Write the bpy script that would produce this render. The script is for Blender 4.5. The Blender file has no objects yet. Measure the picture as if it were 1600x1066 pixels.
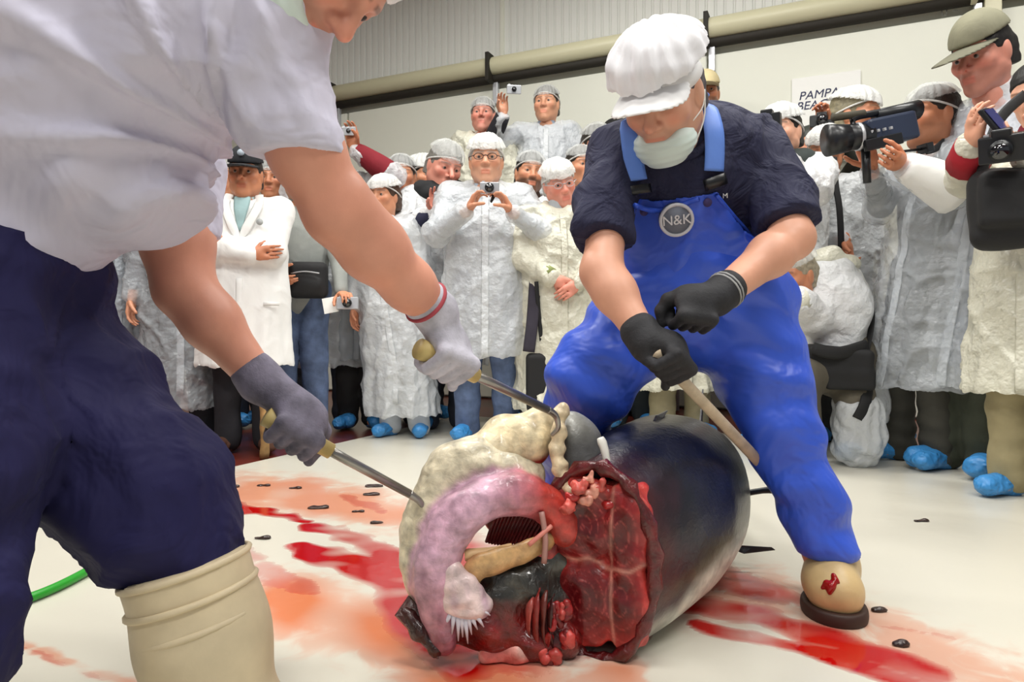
import bpy, bmesh, math, random
import numpy as np
from mathutils import Vector, Matrix
from mathutils.bvhtree import BVHTree

# ------------------------------------------------------------------ camera, light, exposure
FPX, CAMH, CX, HY = 1067.0, 0.68, 800.0, 510.0     # focal length in px, eye height, principal column, horizon row
scn = bpy.context.scene
COL = scn.collection
cam_data = bpy.data.cameras.new('camera')
cam_data.sensor_width = 36.0
cam_data.lens = 36.0 * FPX / 1600.0
cam_data.shift_y = -(533.0 - HY) / 1600.0
cam_data.clip_start = 0.02
cam_ob = bpy.data.objects.new('camera', cam_data)
cam_ob.location = (0, 0, CAMH)
cam_ob.rotation_euler = (math.pi / 2, 0, 0)
COL.objects.link(cam_ob)
scn.camera = cam_ob

world = bpy.data.worlds.new('hall_ambient')
scn.world = world
world.use_nodes = True
world.node_tree.nodes['Background'].inputs[0].default_value = (0.93, 0.97, 1.0, 1)
world.node_tree.nodes['Background'].inputs[1].default_value = 0.30

LAMPS = [(-2.2, 3.2), (0.2, 3.6), (2.4, 2.6), (-2.4, 0.6), (0.0, 0.9), (2.2, 0.3), (-0.2, -1.4)]
LAMP_Z = 4.15
for i, (lx, ly) in enumerate(LAMPS):
    ld = bpy.data.lights.new('fluorescent_light', 'AREA')
    ld.shape = 'RECTANGLE'; ld.size = 1.3; ld.size_y = 0.32
    ld.energy = 52; ld.color = (1.0, 0.985, 0.94)
    lo = bpy.data.objects.new('fluorescent_light', ld)
    lo.location = (lx, ly, LAMP_Z - 0.06)
    lo.rotation_euler = (0, 0, math.radians(-26))
    COL.objects.link(lo)

scn.view_settings.view_transform = 'Standard'
scn.view_settings.look = 'None'
scn.view_settings.gamma = 1.0
scn.view_settings.use_curve_mapping = False
scn.view_settings.exposure = 0.25

# ------------------------------------------------------------------ helpers
A = lambda *v: np.array(v, dtype=np.float64)
def P(px, py, d):
    return A((px - CX) * d / FPX, d, CAMH - (py - HY) * d / FPX)
def FL(px, py):
    return P(px, py, CAMH * FPX / (py - HY))
def nrm(v):
    v = np.asarray(v, float); return v / (np.linalg.norm(v) + 1e-12)
def lin(r, g, b):
    f = lambda c: (c / 255 / 12.92) if c / 255 <= 0.04045 else ((c / 255 + 0.055) / 1.055) ** 2.4
    return (f(r), f(g), f(b))
UP = A(0, 0, 1)

def sines(Pts, freq, seed, n=6):
    rs = np.random.RandomState(seed)
    out = np.zeros(len(Pts))
    for i in range(n):
        d = rs.normal(size=3); d /= np.linalg.norm(d)
        f = freq * rs.uniform(0.6, 1.6)
        out += np.sin(Pts @ d * f * 6.283 + rs.uniform(0, 6.28)) / n
    return out * 1.6

class Fd:
    """signed distance field made of soft-joined primitives, meshed by surface nets"""
    def __init__(s, res): s.res = res; s.o = []; s.h = []
    def cap(s, a, b, ra, rb=None, k=.02, flat=None, sub=False):
        a = np.asarray(a, float); b = np.asarray(b, float)
        if rb is None: rb = ra
        m = max(ra, rb)
        lo = np.minimum(a, b) - m; hi = np.maximum(a, b) + m
        if flat is not None:
            n, q = nrm(flat[0]), flat[1] - 1.0
        def fn(X, Y, Z):
            px, py, pz = X - a[0], Y - a[1], Z - a[2]
            v = b - a
            if flat is not None:
                t = (px * n[0] + py * n[1] + pz * n[2]) * q
                px = px + t * n[0]; py = py + t * n[1]; pz = pz + t * n[2]
                v = v + (v @ n) * q * n
            L = v @ v + 1e-12
            t = np.clip((px * v[0] + py * v[1] + pz * v[2]) / L, 0, 1)
            return np.sqrt((px - t * v[0]) ** 2 + (py - t * v[1]) ** 2 + (pz - t * v[2]) ** 2) - (ra + (rb - ra) * t)
        s.o.append((fn, lo, hi, k, sub)); return s
    def chain(s, pts, rs, k=.02, flat=None):
        for i in range(len(pts) - 1):
            s.cap(pts[i], pts[i + 1], rs[i], rs[i + 1], k, flat)
        return s
    def ell(s, c, r, R=None, k=.02, sub=False):
        c = np.asarray(c, float); r = np.asarray(r, float)
        R = np.eye(3) if R is None else np.asarray(R)
        ext = np.abs(R) @ r
        def fn(X, Y, Z):
            x, y, z = X - c[0], Y - c[1], Z - c[2]
            u = [(x * R[0, i] + y * R[1, i] + z * R[2, i]) / r[i] for i in range(3)]
            k0 = np.sqrt(u[0] ** 2 + u[1] ** 2 + u[2] ** 2)
            k1 = np.sqrt((u[0] / r[0]) ** 2 + (u[1] / r[1]) ** 2 + (u[2] / r[2]) ** 2) + 1e-9
            return k0 * (k0 - 1) / k1
        s.o.append((fn, c - ext, c + ext, k, sub)); return s
    def box(s, c, h, R=None, rad=0.0, k=.005, sub=False):
        c = np.asarray(c, float); h = np.asarray(h, float)
        R = np.eye(3) if R is None else np.asarray(R)
        ext = np.abs(R) @ h
        def fn(X, Y, Z):
            x, y, z = X - c[0], Y - c[1], Z - c[2]
            q = [np.abs(x * R[0, i] + y * R[1, i] + z * R[2, i]) - h[i] + rad for i in range(3)]
            o = np.sqrt(sum(np.maximum(t, 0) ** 2 for t in q))
            return o + np.minimum(np.maximum(np.maximum(q[0], q[1]), q[2]), 0) - rad
        s.o.append((fn, c - ext, c + ext, k, sub)); return s
    def half(s, p, n):                      # keep the side the normal points away from
        p = np.asarray(p, float); n = nrm(n)
        s.h.append((p, n)); return s
    def mesh(s):
        res = s.res
        lo = np.min([o[1] for o in s.o if not o[4]], axis=0) - 4 * res
        hi = np.max([o[2] for o in s.o if not o[4]], axis=0) + 4 * res
        n = np.ceil((hi - lo) / res).astype(int) + 1
        F = np.full(n, 0.5, np.float32)
        ax = [(lo[i] + np.arange(n[i]) * res) for i in range(3)]
        for fn, l, h, k, sub in s.o:
            m = k + 3 * res
            i0 = np.maximum(np.floor((l - m - lo) / res).astype(int), 0)
            i1 = np.minimum(np.ceil((h + m - lo) / res).astype(int) + 1, n)
            if np.any(i1 <= i0): continue
            sl = tuple(slice(i0[i], i1[i]) for i in range(3))
            X = ax[0][sl[0]][:, None, None]; Y = ax[1][sl[1]][None, :, None]; Z = ax[2][sl[2]][None, None, :]
            d = fn(X, Y, Z)
            f = F[sl]
            kk = max(k, 1e-5)
            if sub:
                t = np.clip(.5 - .5 * (f + d) / kk, 0, 1)
                F[sl] = f * (1 - t) - d * t + kk * t * (1 - t)
            else:
                t = np.clip(.5 + .5 * (f - d) / kk, 0, 1)
                F[sl] = f * (1 - t) + d * t - kk * t * (1 - t)
        for p, nn in s.h:
            d = (ax[0][:, None, None] - p[0]) * nn[0] + (ax[1][None, :, None] - p[1]) * nn[1] + (ax[2][None, None, :] - p[2]) * nn[2]
            F = np.maximum(F, d)
        return nets(F, lo, res)

def nets(F, lo, res):
    S = F < 0
    nx, ny, nz = F.shape
    c = [S[i:nx - 1 + i, j:ny - 1 + j, k:nz - 1 + k] for i in (0, 1) for j in (0, 1) for k in (0, 1)]
    al = c[0].copy(); an = c[0].copy()
    for q in c[1:]: al &= q; an |= q
    act = an & ~al
    idx = np.argwhere(act)
    vid = np.full(act.shape, -1, np.int64)
    vid[act] = np.arange(len(idx))
    offs = [(i, j, k) for i in (0, 1) for j in (0, 1) for k in (0, 1)]
    val = [F[idx[:, 0] + o[0], idx[:, 1] + o[1], idx[:, 2] + o[2]] for o in offs]
    acc = np.zeros((len(idx), 3)); cnt = np.zeros(len(idx))
    for a in range(8):
        for b in range(a + 1, 8):
            df = [offs[b][q] - offs[a][q] for q in range(3)]
            if sum(df) != 1 or min(df) < 0: continue
            m = (val[a] < 0) != (val[b] < 0)
            t = np.where(m, val[a] / np.where(m, val[a] - val[b], 1), 0)
            for q in range(3): acc[:, q] += np.where(m, offs[a][q] + df[q] * t, 0)
            cnt += m
    V = lo + (idx + acc / cnt[:, None]) * res
    quads = []
    for axn in range(3):
        o1, o2 = [(1, 2), (2, 0), (0, 1)][axn]
        a = [slice(None)] * 3; b = [slice(None)] * 3
        a[axn] = slice(0, -1); b[axn] = slice(1, None)
        for q in (o1, o2): a[q] = slice(1, -1); b[q] = slice(1, -1)
        s0 = S[tuple(a)]; s1 = S[tuple(b)]
        e = np.argwhere(s0 != s1)
        if len(e) == 0: continue
        ins = s0[e[:, 0], e[:, 1], e[:, 2]]
        base = e.copy(); base[:, o1] += 1; base[:, o2] += 1
        def cell(d1, d2):
            q = base.copy(); q[:, o1] += d1; q[:, o2] += d2
            return vid[q[:, 0], q[:, 1], q[:, 2]]
        f = np.stack([cell(-1, -1), cell(0, -1), cell(0, 0), cell(-1, 0)], 1)
        f[~ins] = f[~ins][:, ::-1]
        quads.append(f)
    return V, np.concatenate(quads)

def vnormals(V, Fc):
    a, b, c, d = [V[Fc[:, i]] for i in range(4)]
    n = np.cross(c - a, d - b)
    out = np.stack([np.bincount(Fc.ravel(), np.repeat(n[:, q], 4), len(V)) for q in range(3)], 1)
    return out / (np.linalg.norm(out, axis=1)[:, None] + 1e-12)

def smoothv(V, Fc, it=1, lam=.5):
    e = np.concatenate([Fc[:, [0, 1]], Fc[:, [1, 2]], Fc[:, [2, 3]], Fc[:, [3, 0]]])
    deg = np.bincount(e.ravel(), minlength=len(V))[:, None] + 1e-9
    for _ in range(it):
        s = np.stack([np.bincount(e[:, 0], V[e[:, 1], q], len(V)) + np.bincount(e[:, 1], V[e[:, 0], q], len(V)) for q in range(3)], 1)
        V = V + lam * (s / deg - V)
    return V

def joinm(parts):
    """parts: (V, F, C) with quads; one mesh"""
    Vs, Fs, Cs, n = [], [], [], 0
    for V, Fc, C in parts:
        Vs.append(V); Fs.append(np.asarray(Fc) + n); n += len(V)
        C = np.asarray(C, float)
        Cs.append(np.tile(C, (len(V), 1)) if C.ndim == 1 else C)
    return np.concatenate(Vs), np.concatenate(Fs), np.concatenate(Cs)

def mk(name, V, Fc, mat, parent=None, col=None, smooth=True, origin=None):
    V = np.asarray(V, float)
    org = A(*parent.location) if parent is not None and parent.type == 'EMPTY' else (A(0, 0, 0) if origin is None else np.asarray(origin, float))
    if parent is not None and parent.type != 'EMPTY': org = A(*parent.parent.location) if parent.parent is not None else A(*parent.location)
    me = bpy.data.meshes.new(name)
    if isinstance(Fc, np.ndarray):
        me.vertices.add(len(V)); me.vertices.foreach_set('co', (V - org).astype(np.float32).ravel())
        me.loops.add(Fc.size); me.loops.foreach_set('vertex_index', Fc.astype(np.int32).ravel())
        me.polygons.add(len(Fc))
        me.polygons.foreach_set('loop_start', np.arange(0, Fc.size, Fc.shape[1], dtype=np.int32))
        me.update(calc_edges=True)
        me.validate()
    else:
        me.from_pydata((V - org).tolist(), [], Fc)
    if smooth: me.polygons.foreach_set('use_smooth', [True] * len(me.polygons))
    if col is not None:
        C = np.asarray(col, float)
        if C.ndim == 1: C = np.tile(C, (len(V), 1))
        at = me.color_attributes.new('Col', 'FLOAT_COLOR', 'POINT')
        at.data.foreach_set('color', np.concatenate([C, np.ones((len(V), 1))], 1).astype(np.float32).ravel())
    if mat is not None: me.materials.append(mat)
    ob = bpy.data.objects.new(name, me)
    COL.objects.link(ob)
    if parent is not None:
        ob.parent = parent
    else:
        ob.location = org
    return ob

def thing(name, label, cat, loc=(0, 0, 0), group=None):
    o = bpy.data.objects.new(name, None)
    o.empty_display_size = .05
    o.location = tuple(float(q) for q in loc)
    COL.objects.link(o)
    tag(o, label, cat, group)
    return o
def tag(o, label=None, cat=None, group=None, kind=None):
    if label: o['label'] = label
    if cat: o['category'] = cat
    if group: o['group'] = group
    if kind: o['kind'] = kind
    return o

def tube(pts, rs, seg=10, flat=None, closed=False, caps=True):
    """swept tube as quads; flat=(normal, ratio) squeezes the section"""
    pts = np.asarray(pts, float); n = len(pts)
    rs = np.full(n, rs) if np.isscalar(rs) else np.asarray(rs, float)
    V = []
    prev = None
    for i in range(n):
        t = nrm(pts[min(i + 1, n - 1)] - pts[max(i - 1, 0)]) if not closed else nrm(pts[(i + 1) % n] - pts[i - 1])
        if flat is not None: u = np.asarray(flat[0], float)
        elif prev is not None: u = prev
        else: u = UP if abs(t[2]) < .9 else A(1, 0, 0)
        u = nrm(u - (u @ t) * t); w = np.cross(t, u); prev = u
        q = 1.0 / flat[1] if flat is not None else 1.0
        for j in range(seg):
            a = 2 * math.pi * j / seg
            V.append(pts[i] + rs[i] * (math.cos(a) * u * q + math.sin(a) * w))
    Fc = []
    m = n if closed else n - 1
    for i in range(m):
        for j in range(seg):
            a = i * seg + j; b = i * seg + (j + 1) % seg
            c = ((i + 1) % n) * seg + (j + 1) % seg; d = ((i + 1) % n) * seg + j
            Fc.append((a, b, c, d))
    V = np.array(V)
    if caps and not closed:
        h = seg // 2
        for base, rev in ((0, True), ((n - 1) * seg, False)):
            for j in range(h - 1):
                q = (base + j, base + j + 1, base + seg - 2 - j, base + seg - 1 - j)
                Fc.append(q[::-1] if rev else q)
    return V, np.array(Fc)

def spline(pts, n=24):
    pts = np.asarray(pts, float); m = len(pts)
    out = []
    for t in np.linspace(0, m - 1, n):
        i = min(int(t), m - 2); f = t - i
        p0, p1, p2, p3 = pts[max(i - 1, 0)], pts[i], pts[i + 1], pts[min(i + 2, m - 1)]
        out.append(.5 * ((2 * p1) + (-p0 + p2) * f + (2 * p0 - 5 * p1 + 4 * p2 - p3) * f * f + (-p0 + 3 * p1 - 3 * p2 + p3) * f ** 3))
    return np.array(out)

def bxm(c, h, R=None, bev=.004, seg=2):
    """bevelled box -> V, list of polygons"""
    bm = bmesh.new()
    bmesh.ops.create_cube(bm, size=2)
    R = np.eye(3) if R is None else R
    for v in bm.verts: v.co = Vector((v.co.x * h[0], v.co.y * h[1], v.co.z * h[2]))
    if bev: bmesh.ops.bevel(bm, geom=list(bm.edges), offset=bev, segments=seg, affect='EDGES', profile=.5)
    bm.verts.ensure_lookup_table()
    V = np.array([v.co[:] for v in bm.verts]) @ np.asarray(R).T + np.asarray(c, float)
    Fs = [[v.index for v in f.verts] for f in bm.faces]
    bm.free()
    return V, Fs
def box_ob(name, c, h, mat, parent=None, R=None, bev=.004, smooth=False):
    V, Fs = bxm(c, h, R, bev)
    return mk(name, V, Fs, mat, parent, smooth=smooth)
def tube_ob(name, pts, rs, mat, parent=None, seg=10, flat=None, closed=False):
    V, Fc = tube(pts, rs, seg, flat, closed)
    return mk(name, V, Fc, mat, parent)
def cutend(f, c, ax, r, L=.2):
    ax = nrm(ax); f.box(c + ax * L / 2, (r, L / 2, r), frame(ax, A(1, .2, 0) if abs(ax[2]) > .8 else UP), k=.005, sub=True)
def crease(V, freq, seed):
    a = sines(V, freq, seed, 5); b = sines(V + .08 * np.stack([sines(V, 3, seed + 1)] * 3, 1), freq * 1.9, seed + 2, 5)
    r = lambda q: np.clip(1 - np.abs(q) * 2.6, 0, 1) ** 1.5
    return r(a) + .6 * r(b)
def frame(fwd, up=UP):
    f = nrm(fwd); r = nrm(np.cross(f, up)); u = np.cross(r, f)
    return np.stack([r, f, u], 1)             # columns right, forward, up

# ------------------------------------------------------------------ materials
def nodes(name):
    m = bpy.data.materials.new(name); m.use_nodes = True
    nt = m.node_tree; b = nt.nodes['Principled BSDF']
    return m, nt, b
def add_bump(nt, b, scale, strength, dist=.01, detail=4, stretch=None, kind='noise', rough=.5, distort=.6):
    tc = nt.nodes.new('ShaderNodeTexCoord'); mp = nt.nodes.new('ShaderNodeMapping')
    nt.links.new(tc.outputs['Object'], mp.inputs[0])
    if stretch: mp.inputs['Scale'].default_value = stretch
    if kind == 'noise':
        tx = nt.nodes.new('ShaderNodeTexNoise'); tx.inputs['Detail'].default_value = detail; tx.inputs['Roughness'].default_value = rough
        tx.inputs['Distortion'].default_value = distort
        out = tx.outputs['Fac']
    elif kind == 'ridge':
        tx = nt.nodes.new('ShaderNodeTexNoise'); tx.noise_type = 'RIDGED_MULTIFRACTAL'
        tx.inputs['Detail'].default_value = detail; tx.inputs['Roughness'].default_value = rough
        out = tx.outputs['Fac']
    else:
        tx = nt.nodes.new('ShaderNodeTexVoronoi'); out = tx.outputs['Distance']
    tx.inputs['Scale'].default_value = scale
    nt.links.new(mp.outputs[0], tx.inputs['Vector'])
    bp = nt.nodes.new('ShaderNodeBump'); bp.inputs['Strength'].default_value = strength; bp.inputs['Distance'].default_value = dist
    nt.links.new(out, bp.inputs['Height'])
    nt.links.new(bp.outputs[0], b.inputs['Normal'])
    return out, mp
def pm(name, col, rough=.6, bump=None, alpha=1.0, var=0.0, metal=0.0, spec=.5, sheen=0, vc=False, trans=0, vscale=6, coat=0):
    m, nt, b = nodes(name)
    b.inputs['Base Color'].default_value = (*col, 1)
    b.inputs['Roughness'].default_value = rough
    b.inputs['Metallic'].default_value = metal
    b.inputs['Specular IOR Level'].default_value = spec
    b.inputs['Alpha'].default_value = alpha
    if sheen: b.inputs['Sheen Weight'].default_value = sheen
    if coat: b.inputs['Coat Weight'].default_value = coat; b.inputs['Coat Roughness'].default_value = .08
    src = None
    if vc:
        at = nt.nodes.new('ShaderNodeVertexColor'); at.layer_name = 'Col'
        src = at.outputs['Color']
    if var:
        tc = nt.nodes.new('ShaderNodeTexCoord'); nz = nt.nodes.new('ShaderNodeTexNoise')
        nz.inputs['Scale'].default_value = vscale; nz.inputs['Detail'].default_value = 6
        nt.links.new(tc.outputs['Object'], nz.inputs['Vector'])
        hv = nt.nodes.new('ShaderNodeMix'); hv.data_type = 'RGBA'; hv.blend_type = 'MULTIPLY'
        hv.inputs['Factor'].default_value = 1
        rp = nt.nodes.new('ShaderNodeMapRange')
        rp.inputs['From Min'].default_value = .3; rp.inputs['From Max'].default_value = .7
        rp.inputs['To Min'].default_value = 1 - var; rp.inputs['To Max'].default_value = 1 + var
        nt.links.new(nz.outputs['Fac'], rp.inputs['Value'])
        if src is None: hv.inputs[6].default_value = (*col, 1)
        else: nt.links.new(src, hv.inputs[6])
        nt.links.new(rp.outputs[0], hv.inputs[7])
        src = hv.outputs[2]
    if src is not None: nt.links.new(src, b.inputs['Base Color'])
    if bump: add_bump(nt, b, **bump)
    return m

M = {}
M['skin'] = pm('skin', (1, 1, 1), .46, vc=True, var=.09, vscale=14, bump=dict(scale=260, strength=.15, dist=.001))
M['hairc'] = pm('hair_strands', (.03, .025, .02), .55, vc=True, var=.3, vscale=60, bump=dict(scale=60, strength=.8, dist=.004, stretch=(1, 1, .3)))
def coatmat(name, col, alpha, rough=.3, scale=8):
    return pm(name, col, rough, alpha=alpha, bump=dict(scale=scale, strength=1.0, dist=.045, kind='noise', detail=4, rough=.55, distort=.0))
M['coat_white'] = coatmat('white_plastic_film', lin(238, 240, 242), .84)
M['coat_clear'] = coatmat('clear_plastic_film', lin(228, 234, 240), .38, .18, 8)
M['coat_mid'] = coatmat('milky_plastic_film', lin(234, 238, 241), .60, .24)
M['coat_beige'] = coatmat('beige_plastic_film', lin(222, 220, 202), .9)
M['coat_grey'] = coatmat('grey_plastic_film', lin(196, 204, 212), .42, .2)
M['labcoat'] = pm('white_cotton', lin(240, 240, 238), .85, bump=dict(scale=7, strength=.45, dist=.02, detail=3))
M['net'] = pm('white_hairnet_gauze', lin(232, 234, 232), .6, alpha=.36, bump=dict(scale=70, strength=.9, dist=.006, kind='ridge', detail=2))
M['net_white'] = pm('white_bouffant_gauze', lin(236, 237, 234), .6, alpha=.74, bump=dict(scale=60, strength=.9, dist=.006, kind='ridge', detail=2))
M['net_thick'] = pm('white_cap_gauze', lin(236, 236, 240), .65, alpha=.93, bump=dict(scale=40, strength=.7, dist=.006, stretch=(1, 1, .25)))
M['capwhite'] = pm('white_cap_cloth', lin(238, 238, 238), .8)
M['blue_cover'] = pm('blue_shoe_cover_film', lin(62, 142, 208), .4, bump=dict(scale=40, strength=1.0, dist=.012, kind='ridge', detail=3))
M['black'] = pm('black_fabric', lin(22, 22, 24), .75, bump=dict(scale=30, strength=.3, dist=.004))
M['blackplastic'] = pm('black_plastic', lin(20, 22, 26), .35)
M['bluplastic'] = pm('dark_blue_grey_plastic', lin(40, 50, 72), .38)
M['silver'] = pm('silver_plastic', lin(190, 192, 196), .3, metal=.4)
M['glass'] = pm('lens_glass', lin(8, 10, 20), .05, coat=1)
M['screen'] = pm('camera_screen', lin(150, 165, 180), .2)
M['white'] = pm('white_card', lin(240, 240, 236), .7)
M['ink'] = pm('dark_ink', lin(40, 44, 80), .7)
CLOTH = {}
def cloth(r, g, b, rough=.85):
    k = (r, g, b)
    if k not in CLOTH:
        CLOTH[k] = pm('cloth_%d_%d_%d' % k, lin(r, g, b), rough, var=.1, vscale=12, bump=dict(scale=10, strength=.5, dist=.012, detail=4))
    return CLOTH[k]
M['denim'] = pm('denim', lin(84, 100, 132), .85, var=.35, vscale=14, bump=dict(scale=16, strength=.6, dist=.012))

# ------------------------------------------------------------------ the hall
WD = nrm(A(.9102, -.4142, 0))                 # along the back wall, towards the right
WN = nrm(A(-.4142, -.9102, 0))                # out of the wall, into the hall
W0 = A(-1.856, 7.2, 0)                        # a point of the wall
def WALL(u, z, off=0.0): return W0 + WD * u + WN * off + UP * z
def wall_u(px):                               # where the wall is met by the ray through a column
    dx = (px - CX) / FPX
    # (t*dx - W0x) * WN.x + (t - W0y) * WN.y = 0
    t = (W0[0] * WN[0] + W0[1] * WN[1]) / (dx * WN[0] + WN[1])
    return float((A(t * dx, t, 0) - W0) @ WD), t
RW = np.stack([WD, -WN, UP], 1)

M['floor_red'] = pm('red_brown_epoxy', lin(104, 42, 30), .3, var=.18, vscale=3, bump=dict(scale=120, strength=.15, dist=.002))
fl = box_ob('floor', (0, 2.5, -.055), (9, 9, .05), M['floor_red'], bev=0)
tag(fl, 'glossy red-brown hall floor', kind='structure')

M['wall_panel'] = pm('cream_wall_panel', lin(226, 227, 214), .5, var=.02, vscale=1.2)
M['wall_upper'] = pm('white_ribbed_sheet', lin(226, 227, 222), .55)
M['trim'] = pm('cream_steel_trim', lin(214, 210, 178), .4)
M['dark'] = pm('rail_shadow_and_bracket_dark', lin(38, 34, 26), .7)  # rail's shadow put into the colour; the dark brackets share it
wall = box_ob('wall_back', WALL(1, 2.4, -.16), (9.5, .08, 2.5), M['wall_panel'], R=RW, bev=0)
tag(wall, 'cream back wall behind the crowd', kind='structure')
RAILZ = CAMH + (510 - 163) * (wall_u(525)[1]) / FPX
wl = box_ob('wall_left', (-7.4, 3.5, 2.35), (.08, 6.5, 2.45), M['wall_panel'], bev=0); tag(wl, 'plain cream side wall of the hall', kind='structure')
# sliding cold room panels below the rail: three leaves with recessed joints
edges = [-6, wall_u(543)[0], wall_u(1107)[0], wall_u(1517)[0], 10]
for i in range(4):
    u0, u1 = edges[i] + .012, edges[i + 1] - .012
    p = box_ob('wall_panel', WALL((u0 + u1) / 2, RAILZ / 2 - .05, -.04), ((u1 - u0) / 2, .04, RAILZ / 2 - .06), M['wall_panel'], wall, R=RW, bev=.01)
# ribbed cladding above the rail
ribs_V, ribs_F = [], []
u = -5.0
rib = tube([WALL(0, 0), WALL(0, 1)], .01)[0]
V0, F0 = bxm((0, 0, 0), (.028, .012, .85), RW, .004, 1)
rm = None
for i in range(170):
    o = None
    c = WALL(-4.2 + i * .075, RAILZ + 1.07, -.075)
    if rm is None:
        o = mk('cladding_rib', V0, F0, M['wall_upper'], None, smooth=False); rm = o.data
        o.parent = wall
    else:
        o = bpy.data.objects.new('cladding_rib', rm); COL.objects.link(o); o.parent = wall
    o.location = c
box_ob('cladding', WALL(2, RAILZ + 1.07, -.09), (7, .012, .86), M['wall_upper'], wall, R=RW, bev=0)
# the long rail: rounded cover, dark strip painting its shadow beneath, brackets
rail = thing('sliding_door_rail', 'long cream steel rail cover running along the back wall above the panels', 'rail', WALL(2, RAILZ, .06))
tube_ob('rail_cover', [WALL(-3.5, RAILZ + .085, .05), WALL(8, RAILZ + .085, .05)], .085, M['trim'], rail, 16)
tube_ob('rail_shadow_strip', [WALL(-3.5, RAILZ - .02, .025), WALL(8, RAILZ - .02, .025)], .045, M['dark'], rail, 10)
for px in (772, 1107, 1519, 527):
    uu = wall_u(px)[0]
    box_ob('bracket', WALL(uu, RAILZ + .06, .1), (.018, .06, .13), M['dark'] if px != 1519 else M['trim'], rail, R=RW)
    box_ob('hanger', WALL(uu + .03, RAILZ - .16, .02), (.025, .022, .1), M['silver'], rail, R=RW)
seam = box_ob('wall_seam', WALL(wall_u(781)[0], RAILZ + 1.07, -.055), (.02, .012, .86), M['wall_panel'], wall, R=RW, bev=.003)
# door frame at the right end
u2 = wall_u(1560)[0]
for k, w in ((0, .05), (1, .03)):
    box_ob('frame_post', WALL(wall_u(1522)[0] + .1 + k * .28, RAILZ / 2 + .5, .03), (w, .05, RAILZ / 2 + .5), M['trim'], wall, R=RW)
# hall ceiling, with the fluorescent fixtures of the lamps above
M['ceil'] = pm('white_ceiling', lin(225, 225, 220), .8)
ce = box_ob('ceiling', (0, 2.2, 4.75), (8, 6.2, .05), M['ceil'], bev=0); tag(ce, 'plain white hall ceiling', kind='structure')
mE, ntE, bE = nodes('lit_tube'); bE.inputs['Emission Color'].default_value = (1, .99, .95, 1); bE.inputs['Emission Strength'].default_value = 7
Rl = frame(A(math.sin(math.radians(26)), math.cos(math.radians(26)), 0))
for i, (lx, ly) in enumerate(LAMPS):
    t = thing('ceiling_light', 'twin tube fluorescent ceiling fixture hung over the hall', 'lamp', (lx, ly, LAMP_Z + .6), 'fluorescent fixtures under the ceiling')
    box_ob('housing', (lx, ly, LAMP_Z + .03), (.7, .17, .04), M['ceil'], t, R=Rl)
    for s in (-1, 1):
        c = A(lx, ly, LAMP_Z - .025) + Rl[:, 1] * s * .08
        tube_ob('tube', [c - Rl[:, 0] * .62, c + Rl[:, 0] * .62], .016, mE, t, 8)
        tube_ob('hanging_rod', [A(lx, ly, LAMP_Z + .06) + Rl[:, 0] * s * .5, A(lx, ly, 4.7) + Rl[:, 0] * s * .5], .006, M['silver'], t, 6)

# ------------------------------------------------------------------ white sheet with blood
E1 = nrm(A(.894, -.447, 0)); E2 = nrm(A(.447, .894, 0)); SC = A(-.389, 5.17, 0)
n1, n2 = 420, 520
g1 = np.linspace(0, 4.6, n1); g2 = np.linspace(-5.6, 0, n2)
GX = SC[0] + g1[:, None] * E1[0] + g2[None, :] * E2[0]
GY = SC[1] + g1[:, None] * E1[1] + g2[None, :] * E2[1]
sv = np.stack([GX.ravel(), GY.ravel(), np.full(GX.size, .006)], 1)
pxs = CX + FPX * sv[:, 0] / np.maximum(sv[:, 1], .3); pys = HY + FPX * CAMH / np.maximum(sv[:, 1], .3)
okm = sv[:, 1] > .5
w_a = sines(sv, 2.2, 13); w_b = sines(sv, 7.0, 14)
def stroke(pts, w0, w1, soft=1.0, ay=1.7):
    pts = np.asarray(pts, float); best = np.zeros(len(sv))
    L = len(pts) - 1
    qx, qy = pxs + 16 * w_a + 7 * w_b, (pys + 6 * w_b + 5 * w_a) * ay
    for i in range(L):
        a = pts[i] * (1, ay); b = pts[i + 1] * (1, ay); v = b - a
        t = np.clip(((qx - a[0]) * v[0] + (qy - a[1]) * v[1]) / (v @ v + 1e-9), 0, 1)
        d = np.hypot(qx - a[0] - t * v[0], qy - a[1] - t * v[1])
        w = w0 + (w1 - w0) * (i + t) / L
        best = np.maximum(best, np.clip((w * (1 + .5 * soft) - d) / (w * soft + 1e-6), 0, 1))
    return best * okm
n_a = sines(sv, 3.0, 3) ; n_b = sines(sv, 9.0, 4)
blood = np.zeros(len(sv)); wash = np.zeros(len(sv))
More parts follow.
